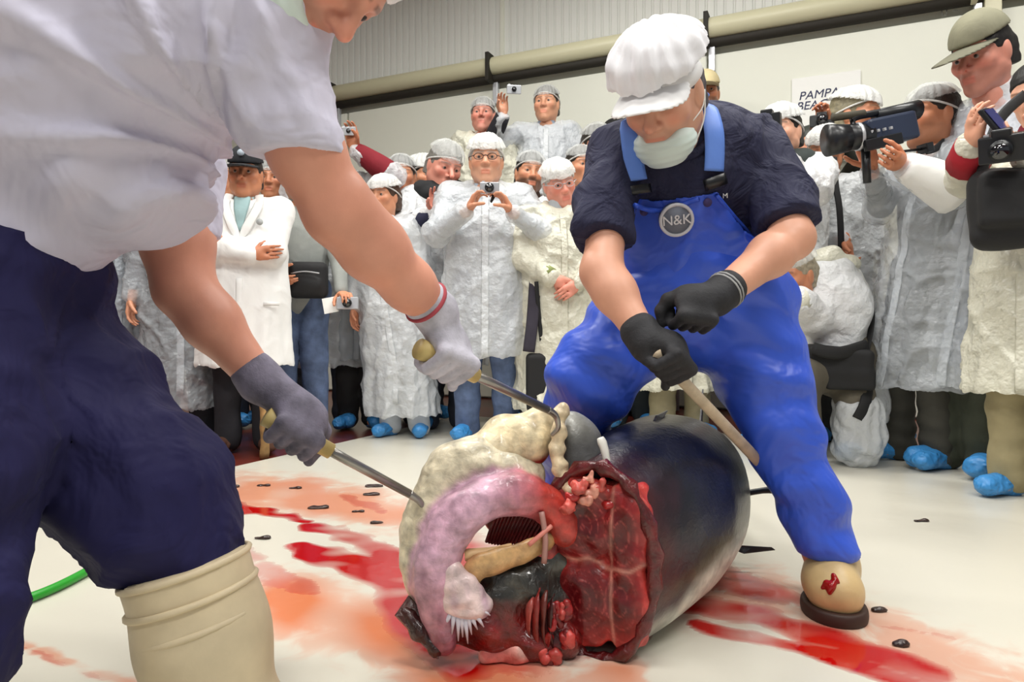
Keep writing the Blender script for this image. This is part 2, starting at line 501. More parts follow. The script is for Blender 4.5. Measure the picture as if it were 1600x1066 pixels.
for pts, a, b, st, so in [
    ([(340, 788), (400, 800), (480, 816)], 16, 7, 1.0, .7),
    ([(480, 826), (540, 838), (590, 862), (650, 890)], 12, 26, 1.0, .7),
    ([(488, 868), (540, 880), (600, 905), (660, 915)], 24, 36, 1.15, .5),
    ([(600, 870), (660, 900)], 26, 40, 1.1, .7),
    ([(540, 780), (600, 800)], 8, 10, .45, 1),
    ([(380, 880), (430, 905), (480, 920)], 36, 18, .5, .6),
    ([(620, 925), (660, 980), (720, 1040)], 40, 45, 1.1, .7),
    ([(700, 1020), (820, 1040), (900, 1042)], 36, 30, .8, 1),
    ([(1020, 900), (1120, 905), (1180, 925), (1260, 950)], 40, 16, .8, 1),
    ([(1040, 940), (1180, 965), (1320, 1010), (1460, 1062)], 24, 26, 1.0, .7),
    ([(1100, 985), (1220, 1010), (1330, 1040), (1420, 1075)], 12, 24, 1.05, .6),
    ([(1250, 1010), (1330, 1030), (1480, 1090)], 18, 30, .8, .7),
    ([(1360, 985), (1480, 1000), (1600, 1035)], 6, 5, .3, 1.5),
    ([(20, 1010), (90, 1040), (160, 1066)], 5, 8, .45, 1.5),
    ([(700, 880), (860, 900), (980, 930)], 70, 60, .9, 1),
    ([(800, 1040), (1000, 1000)], 30, 16, .7, 1),
]:
    s_ = stroke(pts, a, b, so)
    blood = np.maximum(blood, st * np.clip(s_ * (1 + .55 * n_a + .25 * n_b), 0, 1))
for pts, a, b, st in [
    ([(330, 762), (450, 772), (600, 800), (660, 840)], 40, 60, .75),
    ([(470, 960), (560, 990), (640, 1010), (700, 1060)], 90, 80, .95),
    ([(420, 940), (520, 960)], 40, 60, .7),
    ([(640, 1010), (760, 1066), (960, 1060)], 70, 50, .85),
    ([(1040, 910), (1200, 950), (1400, 1010), (1600, 1080)], 90, 70, .55),
    ([(1360, 965), (1600, 1030)], 30, 14, .45),
    ([(0, 1000), (80, 1030), (200, 1075)], 14, 20, .6),
]:
    s_ = stroke(pts, a, b, 1.2)
    wash = np.maximum(wash, st * np.clip(s_ * (1 + .45 * n_a), 0, 1))
idg = np.arange(n1 * n2).reshape(n1, n2)
sf = np.stack([idg[:-1, :-1].ravel(), idg[1:, :-1].ravel(), idg[1:, 1:].ravel(), idg[:-1, 1:].ravel()], 1)
m, nt, b = nodes('white_sheet_with_blood')
at = nt.nodes.new('ShaderNodeVertexColor'); at.layer_name = 'Col'
sp = nt.nodes.new('ShaderNodeSeparateColor'); nt.links.new(at.outputs['Color'], sp.inputs[0])
tc = nt.nodes.new('ShaderNodeTexCoord')
nz = nt.nodes.new('ShaderNodeTexNoise'); nz.inputs['Scale'].default_value = 11; nz.inputs['Detail'].default_value = 7; nz.inputs['Distortion'].default_value = 1.2
nt.links.new(tc.outputs['Object'], nz.inputs['Vector'])
nb = nt.nodes.new('ShaderNodeMath'); nb.operation = 'MULTIPLY_ADD'; nb.inputs[1].default_value = 1.3; nb.inputs[2].default_value = -.65
nt.links.new(nz.outputs['Fac'], nb.inputs[0])
def mixc(fac, a, bcol, sub):
    ad = nt.nodes.new('ShaderNodeMath'); ad.operation = 'ADD'
    nt.links.new(fac, ad.inputs[0]); nt.links.new(nb.outputs[0], ad.inputs[1])
    ml = nt.nodes.new('ShaderNodeMath'); ml.operation = 'MULTIPLY'
    st = nt.nodes.new('ShaderNodeMapRange'); st.interpolation_type = 'SMOOTHSTEP'
    st.inputs['From Min'].default_value = sub[0]; st.inputs['From Max'].default_value = sub[1]
    nt.links.new(ad.outputs[0], st.inputs['Value'])
    nt.links.new(st.outputs[0], ml.inputs[0]); nt.links.new(fac, ml.inputs[1])
    ml.use_clamp = True
    mx = nt.nodes.new('ShaderNodeMix'); mx.data_type = 'RGBA'
    nt.links.new(ml.outputs[0], mx.inputs['Factor'])
    if isinstance(a, tuple): mx.inputs[6].default_value = (*a, 1)
    else: nt.links.new(a, mx.inputs[6])
    mx.inputs[7].default_value = (*bcol, 1)
    return mx.outputs[2], ml.outputs[0]
c1, _ = mixc(sp.outputs['Green'], lin(210, 206, 192), lin(204, 108, 56), (.1, .55))
c2, fb = mixc(sp.outputs['Red'], c1, lin(178, 8, 6), (.12, .42))
nt.links.new(c2, b.inputs['Base Color'])
mr = nt.nodes.new('ShaderNodeMapRange'); mr.inputs['To Min'].default_value = .3; mr.inputs['To Max'].default_value = .07
nt.links.new(fb, mr.inputs['Value']); nt.links.new(mr.outputs[0], b.inputs['Roughness'])
bp = nt.nodes.new('ShaderNodeBump'); bp.inputs['Strength'].default_value = .3; bp.inputs['Distance'].default_value = .012
nz2 = nt.nodes.new('ShaderNodeTexNoise'); nz2.inputs['Scale'].default_value = 5; nz2.inputs['Detail'].default_value = 3
nt.links.new(tc.outputs['Object'], nz2.inputs['Vector']); nt.links.new(nz2.outputs['Fac'], bp.inputs['Height']); nt.links.new(bp.outputs[0], b.inputs['Normal'])
sheet = mk('floor_sheet', sv, sf, m, None, col=np.stack([blood, wash, np.zeros_like(blood)], 1))
tag(sheet, 'white plastic sheet laid on the red floor, smeared with blood', 'sheet')
# ------------------------------------------------------------------ heads, hats, hands (templates in head space: x right, y forward, z up)
def head_template(res, nose=1.0, jaw=1.0):
    f = Fd(res)
    f.ell((0, -.015, .035), (.076, .098, .088))
    f.ell((0, .018, -.03), (.063, .072, .088), k=.04)
    for s in (-1, 1):
        f.cap((s * .052, -.005, -.058), (s * .012, .066, -.106), .02 * jaw, .016 * jaw, k=.035)
        f.ell((s * .043, .058, -.022), (.024, .022, .02), k=.03)
        f.cap((s * .050, .066, .022), (s * .012, .086, .019), .009, .009, k=.018)
        f.ell((s * .032, .098, .001), (.019, .019, .0115), k=.012, sub=True)
        f.ell((s * .032, .0735, .0045), (.0175, .0138, .0125), k=.004)
        f.ell((s * .079, -.012, -.006), (.009, .019, .033), k=.008)
        f.ell((s * .0135, .098, -.036), (.0095, .011, .008), k=.01)
    f.ell((0, .068, -.107), (.021, .02, .016), k=.03)
    f.cap((0, .084, .012), (0, .108 * (.5 + .5 * nose) , -.032), .009, .0125, k=.014)
    f.ell((0, .083, -.068), (.028, .014, .022), k=.02)
    f.cap((-.018, .091, -.0665), (.018, .091, -.0665), .0055, k=.006)
    f.cap((-.015, .0905, -.0785), (.015, .0905, -.0785), .0065, k=.006)
    f.cap((-.022, .102, -.0722), (.022, .102, -.0722), .0045, k=.004, sub=True)
    f.cap((0, -.022, -.06), (0, -.04, -.19), .054, .058, k=.04)
    V, Fc = f.mesh()
    return smoothv(V, Fc, 1, .35), Fc
HEAD = head_template(.0042)
HEAD_B = head_template(.0042, 1.35, 1.2)
HEAD_HI = head_template(.0026, 1.15, 1.1)

def uvs(c, r, nu=8, nv=6):
    V = []; Fc = []
    for i in range(nv + 1):
        t = math.pi * i / nv
        for j in range(nu):
            p = 2 * math.pi * j / nu
            V.append((c[0] + r * math.sin(t) * math.cos(p), c[1] + r * math.cos(t), c[2] + r * math.sin(t) * math.sin(p)))
    for i in range(nv):
        for j in range(nu):
            Fc.append((i * nu + j, (i + 1) * nu + j, (i + 1) * nu + (j + 1) % nu, i * nu + (j + 1) % nu))
    return np.array(V), np.array(Fc)

def face_cols(V, skin, brow=(.03, .02, .015), beard=0.0, lips=None, blush=0.0):
    skin = np.asarray(skin, float)
    C = np.tile(skin, (len(V), 1))
    x, y, z = V[:, 0], V[:, 1], V[:, 2]
    def mixin(m, c, C): return C * (1 - m[:, None]) + np.asarray(c)[None] * m[:, None]
    sm = lambda e, w: np.clip(e / w + .5, 0, 1)
    red = skin * (1.12, .72, .68)
    m = np.exp(-(((np.abs(x) - .045) / .02) ** 2 + ((z + .03) / .02) ** 2)) * (y > .02)
    m += np.exp(-((x / .014) ** 2 + ((z + .033) / .014) ** 2)) * (y > .08)
    C = mixin(np.clip(m * (.35 + blush), 0, 1), red, C)
    if lips is None: lips = skin * (.92, .5, .5)
    m = sm(.022 - np.abs(x), .006) * sm(.0125 - np.abs(z + .0725), .004) * sm(y - .078, .006)
    C = mixin(m * .55, lips, C)
    m = sm(.024 - np.abs(np.abs(x) - .032), .006) * sm(.0045 - np.abs(z - .0225 - .05 * (.03 - np.abs(np.abs(x) - .03))), .003) * (y > .045)
    C = mixin(m * .6, brow, C)
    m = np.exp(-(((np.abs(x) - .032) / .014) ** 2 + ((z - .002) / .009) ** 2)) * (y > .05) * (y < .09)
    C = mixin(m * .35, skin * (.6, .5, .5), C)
    if beard:
        m = sm(-.045 - z, .012) * sm(z + .16, .03) * sm(y - .005, .02) * (1 - sm(.02 - np.abs(x), .006) * sm(.0125 - np.abs(z + .0725), .004))
        C = mixin(np.clip(m, 0, 1) * beard, np.asarray(brow) * 1.6, C)
    return C

def eyes():
    out = []
    for s in (-1, 1):
        V, Fc = uvs((s * .032, .0765, .0012), .0118, 10, 8)
        C = np.tile((.40, .35, .32), (len(V), 1))
        C[np.hypot(V[:, 0] - s * .032, V[:, 2] - .0012) < .0072] = (.03, .018, .012)
        C[V[:, 1] < .078] = (.5, .4, .36)
        out.append((V, Fc, C))
    return out
EYES = eyes()

def T(V, R, c, s=1.0): return (V * s) @ np.asarray(R).T + c

def hair_template(res, length=-.03):
    f = Fd(res)
    f.ell((0, -.018, .036), (.083, .104, .094))
    f.box((0, -.055, -.02), (.078, .05, .06), rad=.03, k=.02)
    f.ell((0, .095, -.06), (.1, .105, .118), k=.008, sub=True)
    f.box((0, .0, length - .15), (.2, .2, .12), k=.01, sub=True)
    V, Fc = f.mesh(); V = V + vnormals(V, Fc) * (sines(V, 26, 5) * .0025)[:, None]
    return V, Fc
HAIR = hair_template(.006)
HAIR_L = hair_template(.006, -.12)

def net_template(res, seed, big=1.0):
    f = Fd(res)
    f.ell((0, -.016, .044), (.0885 * big, .112 * big, .086 * big))
    f.ell((0, -.02, .03), (.088, .108, .05), k=.02)
    f.half((0, .06, .042), nrm(A(0, -.30, -1)))
    V, Fc = f.mesh()
    n = vnormals(V, Fc)
    az = np.arctan2(V[:, 0], V[:, 1])
    pl = np.sin(az * 17 + 2 * np.sin(az * 3 + seed)) * .0028 + sines(V, 18, seed) * .0035
    V = V + n * pl[:, None]
    # open at the bottom
    cen = V[Fc].mean(1)
    keep = (cen - A(0, .06, .042)) @ nrm(A(0, -.30, -1)) < -.0015
    return V, Fc[keep]
NETS = [net_template(.0065, s, b) for s, b in ((1, 1.0), (2, 1.04), (3, 1.1))]
NET_BAND = [A(.086 * math.sin(a), -.016 + .109 * math.cos(a), .036 - .30 * (-.016 + .109 * math.cos(a) - .06) * -1 + .006) for a in np.linspace(0, 6.283, 29)[:-1]]
NET_BIG = net_template(.004, 7, 1.14)

def cap_template(res, brim=.11):
    f = Fd(res)
    f.ell((0, -.012, .045), (.085, .108, .09))
    f.half((0, .06, .04), nrm(A(0, -.22, -1)))
    V, Fc = f.mesh()
    g = Fd(res * .7)
    R = frame(A(0, 1, -.22))
    g.ell((0, .06, .036), (.078, .06 + brim, .007), R)
    g.ell((0, -.03, .05), (.083, .1, .05), k=.004, sub=True)
    V2, F2 = g.mesh()
    V2[:, 2] -= (V2[:, 0] / .078) ** 2 * .012
    return (V, Fc), (V2, F2)
CAPT = cap_template(.006)

def hand_open(f, w, d, n, side, curl=.5, s=1.0, spread=.0, thumb=.5):
    """open or half-closed hand: wrist w, finger direction d, palm normal n"""
    d = nrm(d); n = nrm(n - (n @ d) * d); t = np.cross(d, n) * side
    q = lambda a, b, c: w + s * (d * a + t * b + n * c)
    f.cap(q(-.02, 0, 0), q(.03, 0, 0), .026 * s, .027 * s, k=.012 * s, flat=(n, 1.25))
    f.cap(q(.035, .018, 0), q(.08, .024, 0), .021 * s, .018 * s, k=.02 * s, flat=(n, 1.35))
    f.cap(q(.035, -.018, 0), q(.075, -.026, 0), .021 * s, .016 * s, k=.02 * s, flat=(n, 1.35))
    for i, (b, L) in enumerate(((.031, .074), (.0105, .083), (-.0105, .077), (-.031, .06))):
        p = q(.088 - .004 * abs(i - 1), b, 0); ang = curl * (.55 + .1 * i); r = .0092
        for sg, fr in enumerate((.45, .31, .24)):
            dirn = nrm(d * math.cos(ang) + n * math.sin(ang) + t * spread * (1.5 - i) * .2)
            e = p + dirn * L * fr * s
            f.cap(p, e, r * s, (r - .0011) * s, k=.003 * s); p = e; r -= .0011; ang += curl * (1.0 - .15 * sg)
    p = q(.022, .03, .006); dr = nrm(d * .55 + t * (.75 - .5 * thumb) + n * (.15 + .6 * thumb))
    for L, r in ((.042, .0125), (.034, .0105), (.026, .0095)):
        e = p + dr * L * s; f.cap(p, e, r * s, (r - .001) * s, k=.006 * s); p = e
        dr = nrm(dr + d * .25 * (1 - thumb) + n * .35 * thumb - t * .35 * thumb)

def grip(f, c, a, u, wrist, rs, s=1.0, flip=1, rw=.031):
    """closed hand round a shaft: centre c, shaft axis a (to the thumb side), u from shaft to the palm"""
    a = nrm(a); u = nrm(u - (u @ a) * a); v = np.cross(a, u) * flip
    q = lambda x, y, z: c + s * (a * x + u * y + v * z)
    f.ell(q(0, rs / s + .014, -.004), (.042 * s, .02 * s, .04 * s), np.stack([a, u, v], 1), k=.012 * s)
    f.cap(q(-.03, rs / s + .014, .028), q(.03, rs / s + .016, .03), .014 * s, .015 * s, k=.012 * s)
    R = rs / s + .0095
    for i, (o, L) in enumerate(((.033, 225), (.0115, 240), (-.0105, 236), (-.031, 215))):
        pts = [q(o, rs / s + .018, .03)]
        for an in np.linspace(62, L, 6):
            k = R + (.012 if an < 80 else .004 if an < 140 else 0)
            pts.append(q(o, k * math.cos(math.radians(an)), k * math.sin(math.radians(an))))
        f.chain(pts, [.0108 * s, .011 * s, .0105 * s, .0102 * s, .0098 * s, .0094 * s, .0085 * s], k=.003 * s)
    f.chain([q(.022, rs / s + .012, -.03), q(.045, rs / s * .4, -R - .006), q(.055, -R * .7, -R * .6), q(.05, -R - .01, R * .4)],
            [.015 * s, .0135 * s, .0115 * s, .0095 * s], k=.008 * s)
    f.cap(q(-.005, rs / s + .014, -.02), wrist, .028 * s, rw * s, k=.03 * s)

def ik(sh, wr, l1, l2, pole):
    v = wr - sh; L = np.linalg.norm(v); dr = v / L; L = min(L, (l1 + l2) * .998)
    a = (l1 * l1 - l2 * l2 + L * L) / (2 * L); h = math.sqrt(max(l1 * l1 - a * a, 0))
    pole = np.asarray(pole, float); pp = nrm(pole - (pole @ dr) * dr)
    return sh + dr * a + pp * h, sh + dr * L

SKIN = [lin(214, 156, 124), lin(204, 142, 108), lin(222, 168, 140), lin(192, 128, 94), lin(220, 150, 130)]
NG = 'spectators in the crowd'
random.seed(5)

def glasses(root, R, c, s, mat):
    br = tube_ob('glasses', T(np.array([(-.0105, .0995, .003), (0, .105, .006), (.0105, .0995, .003)]), R, c, s), .0018 * s, mat, root, 6)
    for sd in (-1, 1):
        pts = [A(sd * .033 + .0225 * math.cos(a), .0985, .0 + .0155 * math.sin(a)) for a in np.linspace(0, 6.283, 17)[:-1]]
        tube_ob('glasses_rim', T(np.array(pts), R, c, s), .0018 * s, mat, br, 6, closed=True)
        tube_ob('glasses_arm', T(np.array([(sd * .056, .097, .004), (sd * .083, .05, .008), (sd * .087, -.01, .006)]), R, c, s), .0018 * s, mat, br, 6)

def person(label, px, ytop, d, yaw=0, hyaw=0, pitch=0, roll=0, arms=None, coat='coat_white', hem=.42, hs=1.08, skin=0,
           inner=(60, 64, 76), legs=(50, 54, 66), hat='net0', hatcol=None, hair=(40, 32, 26), beard=0, blush=0, woman=False, gl=None, shoes='blue',
           base=0.0, Ht=None, headtype=0, opened=False, lean=0.0, hands=True, side=0.0, girth=1.0, cres=.0115, placket=True, dx=0, sleeve=None, bodypx=None, hfwd=0.0):
    ztop = CAMH + (HY - ytop) * d / FPX
    H_ = (ztop - base) if Ht is None else Ht
    s = (H_ - .035) / 1.75
    yr = math.radians(yaw)
    fwd = A(math.sin(yr), -math.cos(yr), 0); rgt = A(-math.cos(yr), -math.sin(yr), 0)
    hx = (px - CX) * d / FPX
    bx_ = hx if bodypx is None else (bodypx - CX) * d / FPX
    org = A(bx_, d, base) - fwd * hfwd
    hoff = hx - bx_
    L = lambda x, y, z: org + s * (rgt * (x * girth) + fwd * (y + lean * max(0, z - .9) * .9)) + A(hoff * np.clip((z - .45) / .75, 0, 1.0), 0, 0) + UP * s * z
    root = thing('person', label, 'person', org, NG)
    sk = np.asarray(SKIN[skin])
    # head
    hr, hp, hl = math.radians(hyaw), math.radians(pitch), math.radians(roll)
    hf = fwd * math.cos(hr) + A(-fwd[1], fwd[0], 0) * math.sin(hr)
    # positive head yaw turns towards the right of the picture when facing the camera
    f3 = nrm(hf * math.cos(hp) - UP * math.sin(hp))
    R = frame(f3)
    cr, sr = math.cos(hl), math.sin(hl)
    R = R @ A([cr, 0, sr], [0, 1, 0], [-sr, 0, cr]).reshape(3, 3)
    k = s * hs
    hc = L(0, .03, 1.755) + fwd * hfwd - UP * (.128 * k)
    hV, hF = HEAD if headtype == 0 else HEAD_B
    hv = hV * ((.94, .96, .98) if woman else (1, 1, 1))
    parts = [(T(hv, R, hc, k), hF, face_cols(hV, sk, lin(*[q * .7 for q in hair]), beard, blush=blush))]
    for V, Fc, C in EYES: parts.append((T(V * ((.94, .96, .98) if woman else (1, 1, 1)), R, hc, k), Fc, C))
    # arms
    arms = arms or {}
    sh = {1: L(.185, 0, 1.41), -1: L(-.185, 0, 1.41)}
    el, wr = {}, {}
    for sd in (1, -1):
        a = arms.get(sd, dict(w=(sd * .27, .06, .80), p=(sd * .5, -.6, 0)))
        if 'wp' in a: w = P(*a['wp'])
        else: w = L(*a['w'])
        pl = a.get('p', (sd * .6, -.3, -.7)); pl = rgt * pl[0] + fwd * pl[1] + UP * pl[2]
        el[sd], wr[sd] = ik(sh[sd], w, .29 * s, .265 * s, pl)
    b = Fd(.018)
    b.chain([L(0, 0, .95), L(0, 0, 1.15), L(0, 0, 1.36)], [.105 * s, .105 * s, .1 * s], .05)
    b.cap(sh[1], sh[-1], .05 * s, k=.05); b.cap(L(0, 0, 1.36), hc - R[:, 2] * .14 * k, .055 * s, .052 * k, k=.03)
    for sd in (1, -1):
        b.chain([sh[sd], el[sd], wr[sd]], [.045 * s, .036 * s, .027 * s], .02)
        b.chain([L(sd * .085, 0, .93), L(sd * .09, .02, .5), L(sd * .095, -.01, .08)], [.075 * s, .05 * s, .038 * s], .03)
        b.cap(L(sd * .095, -.02, .06), L(sd * .1, .07, .05), .032 * s, .026 * s, k=.02)
    V, Fc = b.mesh(); parts.append((V, Fc, sk))
    for sd in (1, -1):
        a = arms.get(sd, {})
        if a.get('hide'): continue
        h = Fd(.0055)
        fd_ = nrm(wr[sd] - el[sd])
        hd = a.get('hd'); hd = fd_ if hd is None else nrm(rgt * hd[0] + fwd * hd[1] + UP * hd[2])
        hn = a.get('hn', (-sd, .3, 0)); hn = rgt * hn[0] + fwd * hn[1] + UP * hn[2]
        hand_open(h, wr[sd], hd, hn, 1 if np.cross(hd, hn) @ (rgt * a.get('t', (0, 1, 0))[0] + fwd * a.get('t', (0, 1, 0))[1] + UP * a.get('t', (0, 1, 0))[2]) > 0 else -1, a.get('curl', .45), s, 0, a.get('th', .5))
        V, Fc = h.mesh(); C = np.tile(sk * (1.03, .95, .93), (len(V), 1)); parts.append((V, Fc, C))
    V, Fc, C = joinm(parts)
    mk('body', V, Fc, M['skin'], root, C)
    crown = co = None
    # hair and headgear
    hcol = np.asarray(lin(*hair))
    Vh, Fh = (HAIR_L if woman else HAIR)
    mk('hair', T(Vh, R, hc, k), Fh, M['hairc'], root, hcol)
    if hat.startswith('net'):
        Vn, Fn = NETS[int(hat[3])]
        net = mk('hairnet', T(Vn, R, hc, k * 1.02), Fn, M['net_white'] if hat[3] == '2' else M['net'], root)
        tube_ob('hairnet_band', T(np.array(NET_BAND), R, hc, k * 1.02), .0042 * k, M['net_white'], net, 6, closed=True)
    elif hat == 'cap':
        (Va, Fa), (Vb, Fb) = CAPT
        crown = mk('cap_crown', T(Va * (1, 1, 1.12), R, hc, k * 1.05), Fa, cloth(*hatcol), root)
        mk('cap_brim', T(Vb, R, hc, k * 1.05), Fb, cloth(*[q * .8 for q in hatcol]), root)
    if gl: glasses(root, R, hc, k, M[gl])
    # inner clothes
    j = Fd(.015)
    j.cap(L(-.165, 0, 1.385), L(.165, 0, 1.385), .075 * s, k=.04)
    j.ell(L(0, .01, 1.22), (.185 * s * girth, .125 * s, .24 * s), np.stack([rgt, fwd, UP], 1), k=.05)
    j.cap(L(0, 0, 1.1), L(0, 0, .92), .17 * s, .16 * s, k=.05, flat=(fwd, 1.3))
    j.cap(L(0, .01, 1.40), L(0, .015, 1.475), .075 * s, .066 * s, k=.02)
    for sd in (1, -1):
        e = wr[sd] + (el[sd] - wr[sd]) * (.12 if sleeve else .3)
        j.chain([sh[sd], el[sd], e], [.062 * s, .052 * s, .042 * s], .03)
    V, Fc = j.mesh(); mk('jacket', V, Fc, cloth(*inner), root)
    t = Fd(.016)
    t.cap(L(-.05, 0, .96), L(.05, 0, .96), .125 * s, k=.04, flat=(fwd, 1.25))
    for sd in (1, -1):
        t.chain([L(sd * .085, 0, .92), L(sd * .095, .02, .5), L(sd * .1, -.01, .07)], [.105 * s, .08 * s, .072 * s], .03)
    V, Fc = t.mesh(); V = V + vnormals(V, Fc) * (sines(V * (1, 1, 1.6), 6, int(px)) * .007)[:, None]
    mk('trousers', V, Fc, M['denim'] if legs == 'denim' else cloth(*legs), root)
    # coat
    if coat:
        c = Fd(cres)
        c.cap(L(-.17, 0, 1.395), L(.17, 0, 1.395), .088 * s, k=.05)
        c.ell(L(0, .01, 1.24), (.212 * s * girth, .15 * s, .25 * s), np.stack([rgt, fwd, UP], 1), k=.06)
        hz = hem / s
        c.cap(L(0, .005, 1.12), L(0, .01, hz - .1), .215 * s * girth, .265 * s * girth, k=.07, flat=(fwd, 1.28))
        for sd in (1, -1):
            e = wr[sd] + (el[sd] - wr[sd]) * .1
            c.chain([sh[sd], el[sd], e], [.08 * s, .07 * s, .052 * s], .03)
        c.cap(L(0, .03, 1.43), L(0, .06, 1.56), .062 * s, .085 * s, k=.015, sub=True)
        c.half(A(0, 0, hem + base), (0, 0, -1))
        V, Fc = c.mesh(); n = vnormals(V, Fc)
        lo = np.clip((1.15 * s + base - V[:, 2]) / (.7 * s), 0, 1)
        az = np.arctan2((V - org) @ rgt, (V - org) @ fwd)
        V = V + n * ((np.sin(az * 9 + px) * .5 + np.sin(az * 16 + px * 2 + V[:, 2] * 3) * .4) * .011 * lo + sines(V, 4, int(px)) * .008 + (crease(V * (1, 1, .7), 3.2, int(px)) * .013 - .005) * (.35 if coat == 'labcoat' else 1))[:, None]
        keep = ~(np.all(V[Fc][:, :, 2] < hem + base + .02, 1) & (n[Fc].mean(1)[:, 2] < -.6))
        co = mk('coat', V, Fc[keep], M[coat], root)
        if placket:
            bv = BVHTree.FromPolygons(V.tolist(), Fc[keep].tolist())
            pts = []
            for z in np.linspace(1.40, hz + .01, 16):
                o = L(0, .6, z); hit = bv.ray_cast(Vector(o), Vector(-fwd))
                if hit[0] is not None: pts.append(A(*hit[0]) + fwd * .002)
            if len(pts) > 3: tube_ob('placket', spline(pts, 30), .021 * s, M[coat], co, 8, flat=(fwd, 6))
    # shoes
    for sd in (1, -1):
        q = Fd(.009)
        ff = nrm(fwd + rgt * sd * .25)
        q.cap(L(sd * .1, -.03, .055), L(sd * .1, -.03, .055) + ff * .16 * s, .05 * s, .045 * s, k=.02, flat=(UP, 1.05))
        q.cap(L(sd * .1, -.02, .05), L(sd * .1, -.02, .12), .052 * s, .062 * s, k=.03)
        q.half(A(0, 0, base + .001), (0, 0, -1))
        V, Fc = q.mesh(); V[:, :2] += (vnormals(V, Fc) * (sines(V, 16, 3 + sd) * .006)[:, None])[:, :2]
        mk('shoe_cover' if shoes == 'blue' else 'shoe', V, Fc, M['blue_cover'] if shoes == 'blue' else cloth(*shoes), root)
    return dict(crown=crown, coat=co, root=root, L=L, s=s, R=R, hc=hc, k=k, wr=wr, el=el, fwd=fwd, rgt=rgt, org=org)

def camera_thing(name, label, c, fwd, w=.1, h=.062, t=.028, lens=.024, body='blackplastic', group=None, up=UP, hump=False, ll=.03):
    R = frame(fwd, up)
    r = thing(name, label, 'camera', c, group)
    cb = box_ob('camera_body', c, (w / 2, t / 2, h / 2), M[body], r, R=R, bev=.005)
    l = tube_ob('lens_barrel', [c + R[:, 1] * t * .4, c + R[:, 1] * (t * .5 + ll)], lens, M['blackplastic'] if body != 'blackplastic' else M['silver'] if ll < .04 else M['blackplastic'], r, 16)
    tube_ob('lens_glass', [c + R[:, 1] * (t * .5 + ll), c + R[:, 1] * (t * .5 + ll + .002)], lens * .75, M['glass'], l, 16)
    box_ob('shutter_button', c + R[:, 2] * (h / 2 + .003) + R[:, 0] * w * .33, (.008, .006, .004), M['silver'], cb, R=R, bev=.001)
    box_ob('screen', c - R[:, 1] * (t / 2 + .001), (w * .36, .001, h * .36), M['screen'], cb, R=R, bev=0)
    if hump: box_ob('prism_hump', c + R[:, 2] * h * .55, (w * .22, t * .5, h * .18), M[body], r, R=R, bev=.006)
    return r
# ------------------------------------------------------------------ the crowd
hang = None
person('spectator in a grey plastic coat behind the hip of the bending worker', 190, 205, 3.9, yaw=25, coat='coat_grey', hem=.36, inner=(70, 74, 84), legs=(34, 34, 38), shoes=(70, 50, 40))
person('spectator in a wrinkled clear coat beside the man in the cotton lab coat', 288, 222, 3.82, yaw=20, coat='coat_clear', hem=.23, inner=(96, 100, 108), legs=(26, 26, 30), hat='net1')
person('hairnetted face half hidden behind the black cap, beside the white sleeve', 350, 238, 4.6, girth=.82, yaw=20, coat='coat_beige', skin=1, hair=(60, 44, 30), hs=1.1)
person('person in a pale coat peeping out behind the black-capped man, towards the jeans', 428, 243, 4.8, girth=.82, yaw=5, coat='coat_white', skin=3, hs=1.1)
# lab coat man with crossed arms
lab = person('man in a white cotton lab coat and black cap with arms crossed', 385, 228, 3.7, yaw=10, coat='labcoat', hem=.47, inner=(190, 205, 205), legs=(30, 30, 36), hat='cap', hatcol=(26, 28, 34), skin=3,
    hair=(30, 26, 22), headtype=1, hs=1.12, girth=1.05, shoes=(92, 60, 46), cres=.011, placket=False,
    arms={1: dict(w=(-.075, .235, 1.13), p=(.8, .1, -.8), hd=(-.9, -.1, .15), hn=(0, -1, 0), curl=.25, t=(0, 0, 1)), -1: dict(w=(.075, .2, 1.19), p=(-.8, .1, -.8), hd=(.9, -.2, .1), hn=(0, -1, 0), curl=.3, t=(0, 0, 1))})
L = lab['L']
# open lapels, shirt and cap badge
for sd in (1, -1):
    tube_ob('lapel', spline([L(sd * .075, .05, 1.49), L(sd * .085, .125, 1.42), L(sd * .05, .172, 1.32), L(sd * .005, .185, 1.22)], 14), [.024] * 11 + [.02, .014, .008], M['labcoat'], lab['coat'], 8, flat=(lab['fwd'], 4))
    tube_ob('pocket_flap', [L(sd * .12, .185, .86), L(sd * .2, .165, .86)], .012, M['labcoat'], lab['coat'], 6, flat=(lab['fwd'], 3))
tube_ob('shirt_front', spline([L(0, .1, 1.47), L(0, .152, 1.38), L(0, .176, 1.27)], 8), [.04, .042, .04, .036, .03, .022, .014, .006], cloth(160, 190, 192), lab['root'], 8, flat=(lab['fwd'], 3))
tube_ob('coat_edge', spline([L(0, .192, 1.0), L(.0, .205, .8), L(0, .215, .5)], 10), .016, M['labcoat'], lab['root'], 8, flat=(lab['fwd'], 3))
tube_ob('cap_badge', [T(A([0, .099, .085]).reshape(1, 3), lab['R'], lab['hc'], lab['k'] * 1.05)[0], T(A([0, .103, .086]).reshape(1, 3), lab['R'], lab['hc'], lab['k'] * 1.05)[0]], .019, cloth(150, 160, 170), lab['crown'], 14)
tube_ob('badge', [L(-.1, .168, 1.32), L(-.1, .176, 1.32)], .017, cloth(180, 184, 184), lab['coat'], 12)

